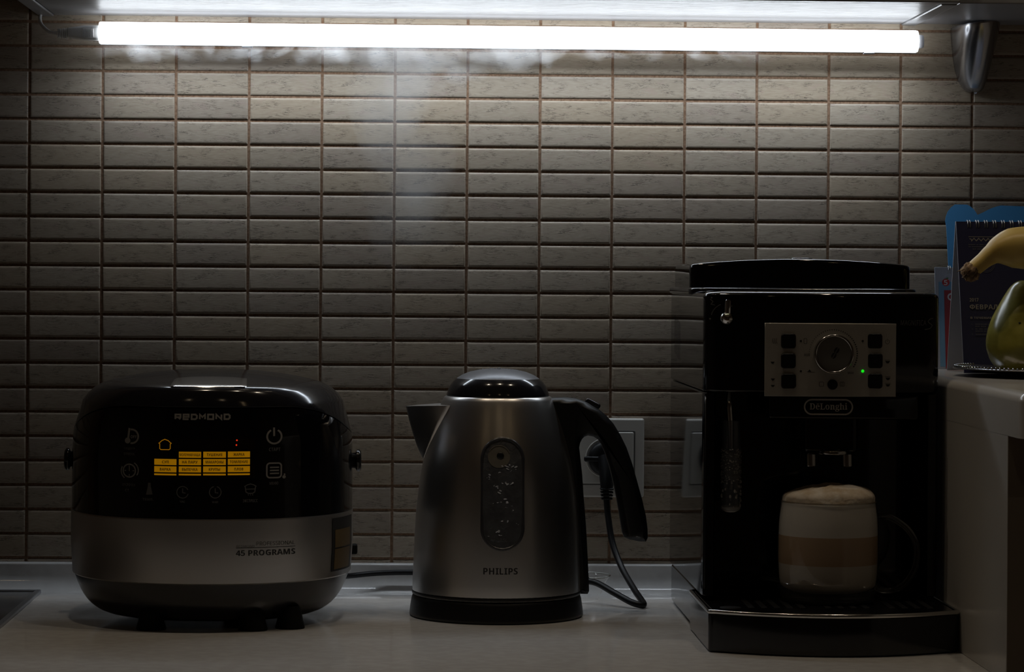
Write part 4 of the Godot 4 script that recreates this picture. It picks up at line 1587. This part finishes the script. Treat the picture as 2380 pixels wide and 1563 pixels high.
	for x in [0.3376, 0.3745]:
		g = Geo.new()
		g.lathe([[0.0048, 0.1722], [0.0062, 0.1722], [0.0063, 0.1735], [0.0063, 0.1845], [0.0058, 0.1856], [0.0, 0.1858]], Vector3(x, 0, 0.420), 28)
		part("nozzle", g, M.dull_chrome, t)


func latte() -> void:
	var c := Vector3(0.3513, 0.0404, 0.4480)
	var t := thing("glass_mug", "clear glass mug with a looped handle on the coffee machine's drip tray", "mug", c)
	var g := Geo.new()
	g.lathe([[0.0, 0.0002], [0.0440, 0.0002], [0.0466, 0.0016], [0.0474, 0.0060], [0.0490, 0.0250], [0.0500, 0.0430], [0.0500, 0.0640], [0.0494, 0.0800], [0.0481, 0.0920], [0.0472, 0.0990], [0.0466, 0.0998]], c, 72, [], false, false)
	part("wall", g, M.glass, t)
	g = Geo.new()
	var ring := []
	for k in 49:
		var a := TAU * k / 48
		ring.append(c + Vector3(0.0466 * cos(a), 0.0993, 0.0466 * sin(a)))
	g.tube(ring, 0.0008, 8, false)
	part("rim", g, M.solid_glass, t)
	g = Geo.new()
	g.lathe([[0.0, 0.0008], [0.0440, 0.0010], [0.0464, 0.0030], [0.0470, 0.0075], [0.0455, 0.0090], [0.0380, 0.0075], [0.0, 0.0062]], c, 64)
	part("bottom", g, M.solid_glass, t)
	g = Geo.new()
	g.tube(smooth([Vector3(0.3985, 0.1235, 0.448), Vector3(0.4075, 0.1255, 0.448), Vector3(0.4185, 0.1215, 0.448), Vector3(0.4305, 0.1125, 0.448), Vector3(0.4385, 0.1000, 0.448), Vector3(0.4405, 0.0850, 0.448), Vector3(0.4370, 0.0700, 0.448), Vector3(0.4275, 0.0570, 0.448), Vector3(0.4160, 0.0515, 0.448), Vector3(0.4050, 0.0520, 0.448), Vector3(0.3985, 0.0550, 0.448)], 5), 0.0031, 14)
	part("handle", g, M.solid_glass, t)
	var d := thing("latte", "layered latte with a domed milk foam top inside the glass mug", "coffee", c + Vector3(0, 0.0095, 0))
	var wall := [[0.0095, 0.0460], [0.0250, 0.0482], [0.0430, 0.0491], [0.0640, 0.0491], [0.0800, 0.0486], [0.0920, 0.0472], [0.0990, 0.0463]]
	var layers := [["milk", 0.0095, 0.0385, rgb(186, 178, 164)], ["coffee_layer", 0.0385, 0.0665, rgb(162, 134, 102)], ["milk_foam", 0.0665, 0.0985, rgb(194, 189, 180)]]
	for l in layers:
		g = Geo.new()
		var pr := []
		for k in 9:
			var y: float = lerpf(l[1], l[2], k / 8.0)
			pr.append([along(wall, y)[1], y])
		if l[0] == "milk":
			pr = [[0.0, 0.0085], [0.020, 0.0090], [0.036, 0.0105], [0.0440, 0.0140]] + pr.slice(2)
		g.lathe(pr, c, 64)
		if l[0] != "milk_foam":
			part(l[0], g, mat(l[3], 0.6), d)
		else:
			var m := mat(l[3], 0.8)
			part(l[0], g, m, d)
	g = Geo.new()
	var nz := FastNoiseLite.new()
	nz.seed = 4
	nz.frequency = 28.0
	var rows := []
	for j in 15:
		var s := j / 14.0
		var row := PackedVector3Array()
		for k in 65:
			var a := TAU * (k % 64) / 64
			var r := 0.0462 * cos(s * PI / 2) if j < 14 else 0.0
			if j > 0:
				r *= 1.0 + 0.015 * sin(3 * a)
			var y := 0.0985 + 0.0178 * pow(sin(s * PI / 2), 0.56)
			var q := Vector3(r * cos(a), 0, r * sin(a))
			y += s * (0.0045 * nz.get_noise_2d(q.x, q.z) - 0.0050 * clampf(-q.x / 0.040, 0, 1) + 0.0012 * clampf(q.x / 0.046, 0, 1))
			row.append(c + Vector3(q.x, y, q.z))
		rows.append(row)
	g.grid(rows, true)
	g.turn_to(0, Vector3.UP)
	var fm := triplanar(mat(rgb(204, 196, 184), 0.85), Vector3(10, 10, 10))
	fm.albedo_texture = noise_tex(0.02, Color(0.86, 0.80, 0.72), Color(1, 1, 1), 9, 256)
	fm.heightmap_enabled = true
	fm.heightmap_texture = noise_tex(0.06, Color.BLACK, Color.WHITE, 19, 256)
	fm.heightmap_scale = 0.04
	part("foam_dome", g, fm, d)


# ---------------------------------------------------------------- calendars, fruit, wall socket
func calendars() -> void:
	# tent calendar: front leaf, back leaf, wire rings
	var top := Vector3(0.5205, 0.4236, 0.2260)
	var wide := 0.205
	var t := thing("desk_calendar", "dark blue tent calendar with wire rings standing behind the pear", "calendar", Vector3(top.x + wide / 2, 0.2622, 0.225))
	var foot_f := Vector3(0.5215, 0.2624, 0.272)
	var foot_b := Vector3(0.5215, 0.2624, 0.178)
	var leaf := func(a: Vector3, b: Vector3, thick: float) -> Geo:
		var gg := Geo.new()
		var dn := (b - a)
		dn.x = 0
		var nn := Vector3(0, -dn.z, dn.y).normalized()
		if nn.z * signf(b.z - a.z) < 0:
			nn = -nn
		var f := gg.ix.size()
		var q := [a, a + Vector3(wide, 0, 0), b + Vector3(wide, 0, 0), b]
		for s in [[q[0], q[1], q[2], q[3], nn * thick, nn], [q[3], q[2], q[1], q[0], Vector3.ZERO, -nn]]:
			var ff := gg.ix.size()
			gg.flat(PackedVector3Array([s[0] + s[4], s[1] + s[4], s[2] + s[4], s[3] + s[4]]), PackedInt32Array([0, 1, 2, 0, 2, 3]))
			gg.turn_to(ff, s[5])
		for k in 4:
			var ff := gg.ix.size()
			var p0: Vector3 = q[k]
			var p1: Vector3 = q[(k + 1) % 4]
			gg.flat(PackedVector3Array([p0, p1, p1 + nn * thick, p0 + nn * thick]), PackedInt32Array([0, 1, 2, 0, 2, 3]))
			gg.turn_to(ff, (p0 + p1) / 2 - (a + b + Vector3(wide, 0, 0)) / 2)
		f = f
		return gg
	part("front_leaf", leaf.call(top + Vector3(0, 0, 0.0016), foot_f, 0.0010), mat(rgb(13, 17, 58), 0.5), t)
	part("front_board", leaf.call(top + Vector3(0, 0, 0.0002), foot_f - Vector3(0, 0, 0.0016), 0.0012), mat(rgb(170, 170, 176), 0.6), t)
	part("back_board", leaf.call(top - Vector3(0, 0, 0.0010), foot_b, 0.0014), mat(rgb(180, 180, 188), 0.6), t)
	for k in 20:
		var g := Geo.new()
		for s in [-1, 1]:
			var c := top + Vector3(0.0135 + 0.00925 * k + s * 0.0013, -0.0030, 0.0006)
			var pts := []
			for a in arc(Vector2(0, 0), 0.0046, -60, 240, 14):
				pts.append(c + Vector3(0, a.y, a.x))
			g.tube(pts, 0.00055, 6)
		part("wire_ring", g, M.alu, t)
	var slope := (foot_f.z - top.z) / (foot_f.y - top.y)
	var page := func(q: Vector2) -> Vector3: return Vector3(q.x, q.y, top.z + 0.0016 + (q.y - top.y) * slope + 0.00115)
	var cp := func(x: float, y: float) -> Vector2: return Vector2(0.5200 + (x - 2224) * 0.000463, 0.4229 - (y - 517) * 0.000461)
	var u := 0.000462
	var tr := PackedVector2Array()
	tr.append_array(lettering("2017", cp.call(2257.5, 697), 21 * u, 8 * u))
	tr.append_array(lettering("ФЕВРАЛЬ", cp.call(2284, 713), 75 * u, 11 * u))
	tr.append_array(lettering("В ТЕЧЕНИЕ МЕСЯЦА", cp.call(2293, 739), 92 * u, 6 * u))
	tr.append_array(rect(cp.call(2292, 550.5), 80 * u, 1.3 * u))
	var zig := []
	for k in 12:
		zig.append(cp.call(2259 + 5.5 * k, 560 if k % 2 == 0 else 554))
	tr.append_array(stroke([cp.call(2254, 555), cp.call(2258, 556)] + zig, 2.0 * u))
	var g := Geo.new()
	g.decal(tr, page)
	part("page_lettering", g, mat(rgb(120, 116, 112), 0.5), t)
	tr = PackedVector2Array()
	for l in [[2251, 569, 60], [2251, 574, 58], [2260, 579, 44], [2257, 753, 60], [2257, 758, 24], [2257, 764, 34], [2257, 769, 50], [2257, 776, 32]]:
		var x := float(l[0])
		while x < l[0] + l[2]:
			var w := rng.randf_range(2.0, 3.6)
			tr.append_array(rect(cp.call(x + w / 2, l[1]), (w - 0.8) * u, 2.4 * u))
			x += w + (2.0 if rng.randf() < 0.15 else 0.0)
	for y in [753, 764, 776]:
		tr.append_array(disc(cp.call(2250, y), 1.0 * u, 8))
	for r in [21.0, 18.0]:
		tr.append_array(stroke(arc(cp.call(2289, 612), r * u, 0, 360, 36), 0.9 * u))
	g = Geo.new()
	g.decal(tr, page)
	tag(part("small_print", g, mat(rgb(74, 74, 84), 0.5), t), "", "", "", "stuff")
	# blue cloud-edged card behind it
	var cl := []
	for q in [[2232, 560], [2229, 515], [2227, 500], [2229, 488], [2234, 476], [2242, 466], [2251, 459.5], [2280, 459.5], [2287, 463], [2295, 470], [2300, 477], [2304, 484.5], [2318, 478], [2335, 469], [2350, 463.5], [2361, 461], [2420, 463], [2436, 470], [2444, 482], [2446, 500], [2444, 560]]:
		cl.append(Vector2(0.5480 + (q[0] - 2227) * 0.000485, 0.4340 - (q[1] - 500) * 0.000485))
	var pg := PackedVector2Array(cl)
	pg[0].y = 0.2630
	pg[pg.size() - 1].y = 0.2630
	g = Geo.new()
	g.prism(pg, 0.0, 0.0016, 0.0, Transform3D(Basis(Vector3(1, 0, 0), deg_to_rad(-14.0)), Vector3(0, 0.2625 - 0.2630 * cos(deg_to_rad(14.0)), 0.0655 + 0.2630 * sin(deg_to_rad(14.0)))))
	tag(part("cloud_card", g, mat(rgb(64, 132, 182), 0.55)), "bright blue card with a cloud-shaped top edge leaning behind the dark calendar", "card")
	# small calendar with a red round emblem
	var sc := thing("pocket_calendar", "small pale blue and red calendar with a round emblem beside the coffee machine", "calendar", Vector3(0.555, 0.2622, 0.12))
	var a0 := Vector3(0.5178, 0.3760, 0.1200)
	g = Geo.new()
	var s0 := Transform3D(Basis(Vector3.RIGHT, deg_to_rad(-9.0)), Vector3(a0.x, 0.2625, 0.1380))
	g.rbox(s0 * Vector3(0.0375, 0.0570, 0), Vector3(0.075, 0.1140, 0.0014), 0.0005, 1, s0.basis)
	part("card", g, mat(rgb(176, 182, 192), 0.55), sc)
	var on := func(q: Vector2) -> Vector3: return s0 * Vector3(q.x, q.y, 0.0010)
	var on2 := func(q: Vector2) -> Vector3: return s0 * Vector3(q.x, q.y, 0.0013)
	g = Geo.new()
	g.decal(rect(Vector2(0.0385, 0.050), 0.069, 0.095), on)
	part("blue_field", g, mat(rgb(112, 158, 190), 0.5), sc)
	g = Geo.new()
	g.decal(rect(Vector2(0.0430, 0.044), 0.0660, 0.0880), on2)
	var red := part("red_field", g, mat(rgb(150, 40, 46), 0.5), sc)
	g = Geo.new()
	g.decal(disc(Vector2(0.0122, 0.0968), 0.0042, 24), on2)
	var em := part("emblem", g, mat(rgb(190, 40, 44), 0.5), sc)
	g = Geo.new()
	g.decal(lettering("5", Vector2(0.0120, 0.0966), 0.0040, 0.0058), func(q: Vector2) -> Vector3: return s0 * Vector3(q.x, q.y, 0.0016))
	part("numeral", g, mat(rgb(220, 220, 220), 0.5), em)
	g = Geo.new()
	g.decal(poly([Vector2(0.0118, 0.1005), Vector2(0.0136, 0.1022), Vector2(0.0158, 0.1018), Vector2(0.0140, 0.1006)]), func(q: Vector2) -> Vector3: return s0 * Vector3(q.x, q.y, 0.0016))
	part("leaf", g, mat(rgb(60, 120, 50), 0.5), em)
	g = Geo.new()
	g.decal(stroke(arc(Vector2(0.0178, 0.0805), 0.0034, 60, 300, 16), 0.0017), func(q: Vector2) -> Vector3: return s0 * Vector3(q.x, q.y, 0.0016))
	part("white_letter", g, mat(rgb(210, 210, 210), 0.5), red)
	for x in [0.0150, 0.0172]:
		g = Geo.new()
		var pts := []
		for a in arc(Vector2(0, 0), 0.0045, -70, 250, 12):
			pts.append(s0 * Vector3(x, 0.1110 + a.y, a.x))
		g.tube(pts, 0.0006, 6)
		part("wire_ring", g, M.alu, sc)


func fruit() -> void:
	var c := Vector3(0.625, 0.2622, 0.36)
	var g := Geo.new()
	var t := thing("silver_plate", "silver plate with a beaded rim on the ledge, holding the fruit", "plate", c)
	g.lathe([[0.0, 0.0030], [0.070, 0.0030], [0.080, 0.0040], [0.104, 0.0078], [0.122, 0.0092], [0.1292, 0.0094], [0.1305, 0.0086], [0.1300, 0.0076], [0.120, 0.0070], [0.100, 0.0050], [0.078, 0.0008], [0.074, 0.0], [0.0, 0.0]], c, 96)
	part("dish", g, M.satin, t)
	var bead := SphereMesh.new()
	bead.radius = 0.00135
	bead.height = 0.0027
	bead.radial_segments = 10
	bead.rings = 6
	bead.material = M.chrome
	for k in 150:
		var a := TAU * k / 150
		var o := MeshInstance3D.new()
		o.mesh = bead
		o.position = Vector3(0.1285 * cos(a), 0.0098, 0.1285 * sin(a))
		o.name = "bead"
		t.add_child(o, true)
	# pear
	var p := thing("pear", "green pear standing on the silver plate under the banana", "pear", Vector3(0.568, 0.2655, 0.36))
	g = Geo.new()
	var prof := [[0.0, 0.0040], [0.008, 0.0016], [0.020, 0.0004], [0.029, 0.0040], [0.0365, 0.0120], [0.0405, 0.0220], [0.0413, 0.0300], [0.0400, 0.0400], [0.0365, 0.0520], [0.0315, 0.0640], [0.0262, 0.0740], [0.0215, 0.0820], [0.0170, 0.0885], [0.0120, 0.0928], [0.0065, 0.0950], [0.0020, 0.0950], [0.0, 0.0940]]
	var rings := []
	var sp := []
	for q in prof:
		sp.append(Vector2(q[0], q[1]))
	sp = smooth(sp, 3)
	var nz := FastNoiseLite.new()
	nz.seed = 2
	nz.frequency = 22.0
	for q in sp:
		var r := PackedVector3Array()
		for k in 56:
			var a := TAU * k / 56
			var d := Vector3(cos(a), 0, sin(a))
			var rr: float = maxf(q.x, 0.0) * (1.0 + 0.035 * nz.get_noise_3d(d.x * 0.04, q.y, d.z * 0.04))
			# two small dents facing the room
			for dent in [[1.98, 0.0520, 0.0016], [1.50, 0.0530, 0.0022]]:
				rr -= dent[2] * exp(-(pow((a - dent[0]) * 0.035, 2) + pow(q.y - dent[1], 2)) / pow(0.0035, 2))
			r.append(Vector3(0.568, 0.2657, 0.36) + d * rr + Vector3(0, q.y, 0))
		rings.append(r)
	var from := g.ix.size()
	g.ring_stack(rings, [], false, false)
	from = from
	var pm := triplanar(mat(Color.WHITE, 0.24, 0.0, 0.5), Vector3(14, 14, 14))
	pm.albedo_texture = noise_tex(0.012, rgb(132, 126, 52), rgb(152, 146, 70), 6, 256)
	part("flesh", g, pm, p)
	for d in [[1.98, 0.0520], [1.50, 0.0530]]:
		g = Geo.new()
		var at := Vector3(0.568 + 0.0352 * cos(d[0]), 0.2657 + d[1], 0.36 + 0.0352 * sin(d[0]))
		g.lathe([[0.0, -0.0010], [0.0014, -0.0006], [0.0017, 0.0], [0.0012, 0.0008], [0.0, 0.0010]], at, 10, [], false, false, Basis().scaled(Vector3(1.6 if d[0] < 1.6 else 0.8, 0.9, 0.9)))
		part("blemish", g, mat(rgb(52, 48, 20), 0.7), p)
	g = Geo.new()
	g.tube([Vector3(0.568, 0.3590, 0.36), Vector3(0.5690, 0.3640, 0.3590), Vector3(0.5715, 0.3690, 0.357)], [0.0020, 0.0016, 0.0020], 8)
	part("stem", g, mat(rgb(70, 52, 30), 0.8), p)
	# banana
	var b := thing("banana", "yellow banana with a ragged brown stem end lying over the pear", "banana", Vector3(0.62, 0.30, 0.384))
	var path := smooth([Vector3(0.5085, 0.3722, 0.384), Vector3(0.5185, 0.3806, 0.384), Vector3(0.5265, 0.3868, 0.384), Vector3(0.5345, 0.3908, 0.384), Vector3(0.5460, 0.3934, 0.384), Vector3(0.5620, 0.3938, 0.384), Vector3(0.5850, 0.3922, 0.382), Vector3(0.6150, 0.3840, 0.376), Vector3(0.6450, 0.3680, 0.368), Vector3(0.6720, 0.3440, 0.360), Vector3(0.6920, 0.3150, 0.354), Vector3(0.7010, 0.2960, 0.351), Vector3(0.7045, 0.2860, 0.350)], 4)
	var radii := [0.0080, 0.0086, 0.0104, 0.0150, 0.0200, 0.0218, 0.0222, 0.0222, 0.0220, 0.0210, 0.0175, 0.0110, 0.0062]
	rings = []
	for k in path.size():
		var tt: Vector3 = (path[mini(k + 1, path.size() - 1)] - path[maxi(k - 1, 0)]).normalized()
		var side := Vector3(0, 0, 1)
		side = (side - tt * side.dot(tt)).normalized()
		var up := side.cross(tt)
		var f := k / 4.0
		var i := mini(int(f), radii.size() - 2)
		var r := lerpf(radii[i], radii[i + 1], f - i)
		var ring := PackedVector3Array()
		for q in 40:
			var a := TAU * q / 40
			var rr := r * (1.0 + 0.035 * cos(5.0 * a + 0.9))
			ring.append(path[k] + up * cos(a) * rr + side * sin(a) * rr)
		rings.append(ring)
	g = Geo.new()
	g.ring_stack(rings)
	var bm := triplanar(mat(Color.WHITE, 0.42, 0.0, 0.45), Vector3(7, 7, 7))
	bm.albedo_texture = noise_tex(0.012, rgb(194, 162, 84), rgb(212, 186, 108), 12, 256)
	part("peel", g, bm, b)
	# torn brown stem end
	g = Geo.new()
	var tip := Vector3(0.5070, 0.3710, 0.384)
	rings = []
	for l in [[0.0025, 0.0084], [0.0, 0.0092], [-0.003, 0.0098], [-0.006, 0.0088], [-0.009, 0.0070], [-0.0115, 0.0040]]:
		var r := PackedVector3Array()
		for k in 36:
			var a := TAU * k / 36
			var rag: float = 1.0 + 0.26 * nz.get_noise_2d(k * 0.11, l[0] * 60.0) + rng.randf_range(-0.16, 0.16)
			var ax := Vector3(0.77, 0.64, 0)
			r.append(tip + ax * (l[0] + rng.randf_range(-0.0012, 0.0012)) + (Vector3(-0.64, 0.77, 0) * cos(a) + Vector3(0, 0, 1) * sin(a)) * l[1] * rag)
		rings.append(r)
	g.ring_stack(rings)
	for k in 30:
		var a := rng.randf() * TAU
		var s := tip + Vector3(-0.64, 0.77, 0) * cos(a) * 0.0065 + Vector3(0, 0, 1) * sin(a) * 0.0065 - Vector3(0.77, 0.64, 0) * rng.randf_range(0.002, 0.006)
		g.tube([s, s + Vector3(-0.77, -0.64, 0) * rng.randf_range(0.003, 0.0075) + Vector3(rng.randf_range(-1, 1), rng.randf_range(-1, 1), rng.randf_range(-1, 1)) * 0.0022], [0.0008, 0.0003], 5)
	var tm := triplanar(mat(Color.WHITE, 0.9), Vector3(30, 30, 30))
	tm.albedo_texture = noise_tex(0.03, rgb(66, 48, 34), rgb(178, 150, 116), 15, 128)
	part("stem_end", g, tm, b)


func small_things() -> void:
	# wall socket
	var c := Vector3(0.1600, 0.1543, 0.0)
	var t := thing("wall_socket", "square white wall socket on the tiles behind the kettle handle", "socket", c)
	var g := Geo.new()
	g.rbox(c + Vector3(0, 0, 0.0064), Vector3(0.0905, 0.0905, 0.0090), 0.0025, 3)
	part("frame", g, M.socket, t)
	g = Geo.new()
	g.prism(PackedVector2Array(rrect(Vector2.ZERO, 0.0660, 0.0590, 0.0015, 3)), 0.0100, 0.0122, 0.0007, Transform3D(Basis(), c))
	g.soften(0.8)
	part("cover", g, M.socket, t)
	g = Geo.new()
	g.prism(PackedVector2Array(rrect(Vector2.ZERO, 0.0695, 0.0625, 0.0015, 3)), 0.0100, 0.0112, 0.0002, Transform3D(Basis(), c))
	part("shadow_gap", g, mat(rgb(90, 88, 84), 0.6), t)
	g = Geo.new()
	g.lathe([[0.0225, 0.0118], [0.0222, 0.0128], [0.0212, 0.0126]], c, 40, [], false, false, Basis(Vector3(1, 0, 0), Vector3(0, 0, 1), Vector3(0, -1, 0)))
	part("well_ring", g, M.socket, t)
	# small glass dish half hidden by the kettle
	var d := Vector3(0.1270, 0.0002, 0.088)
	var s := thing("glass_dish", "small clear glass dish standing behind the kettle by the upstand", "dish", d)
	g = Geo.new()
	g.lathe([[0.0, 0.0], [0.020, 0.0], [0.022, 0.001], [0.0295, 0.020], [0.0335, 0.0262], [0.0345, 0.0272]], d, 56, [], false, false)
	part("bowl", g, M.glass, s)
	g = Geo.new()
	var ring := []
	for k in 49:
		var a := TAU * k / 48
		ring.append(d + Vector3(0.0343 * cos(a), 0.0274, 0.0343 * sin(a)))
	g.tube(ring, 0.0010, 8, false)
	part("rim", g, M.solid_glass, s)


func steam() -> void:
	var t := Node3D.new()
	t.name = "steam"
	add_child(t)
	t.position = Vector3(0.0, 0.4, 0.12)
	tag(t, "thin white steam rising from the kettle and gathering under the tube lamp", "steam", "", "stuff")
	var puffs := []
	# column above the spout
	for k in 22:
		var s := k / 21.0
		puffs.append([Vector3(-0.078 + 0.012 * sin(s * 7.0) + rng.randf_range(-0.026, 0.026), lerpf(0.41, 0.605, s), 0.12 - 0.03 * s + rng.randf_range(-0.01, 0.01)), Vector3(rng.randf_range(0.03, 0.07) * lerpf(0.9, 1.2, s), rng.randf_range(0.06, 0.13), 0.045), rng.randf_range(1.6, 3.0) * lerpf(0.8, 1.4, s)])
	# cloud spreading below the tube
	for k in 64:
		var s := (k % 32) / 31.0
		var mid := 1.0 - absf(2.0 * s - 1.15)
		puffs.append([Vector3(lerpf(-0.155, 0.085, s) + rng.randf_range(-0.01, 0.01), 0.617 - rng.randf() * 0.034 * maxf(0.25, mid), 0.075 + rng.randf_range(-0.02, 0.02)), Vector3(rng.randf_range(0.014, 0.05), rng.randf_range(0.012, 0.036), 0.03), rng.randf_range(1.5, 5.5)])
	for k in 40:
		puffs.append([Vector3(rng.randf_range(-0.42, -0.15), 0.6185 - rng.randf() * 0.012, 0.06 + rng.randf_range(-0.01, 0.02)), Vector3(rng.randf_range(0.014, 0.045), rng.randf_range(0.008, 0.024), 0.025), rng.randf_range(1.2, 4.5)])
	for k in 16:
		puffs.append([Vector3(rng.randf_range(0.09, 0.32), 0.6185 - rng.randf() * 0.008, 0.06), Vector3(rng.randf_range(0.015, 0.05), rng.randf_range(0.006, 0.014), 0.025), rng.randf_range(1.0, 4.0)])
	for p in puffs:
		var f := FogVolume.new()
		f.shape = RenderingServer.FOG_VOLUME_SHAPE_ELLIPSOID
		f.size = p[1]
		f.position = p[0] - t.position
		f.rotation = Vector3(0, 0, rng.randf_range(-0.8, 0.8))
		var m := FogMaterial.new()
		m.albedo = Color(1, 1, 1)
		m.density = p[2] * STEAM
		f.material = m
		f.name = "steam_puff"
		t.add_child(f, true)


const STEAM := 0.45
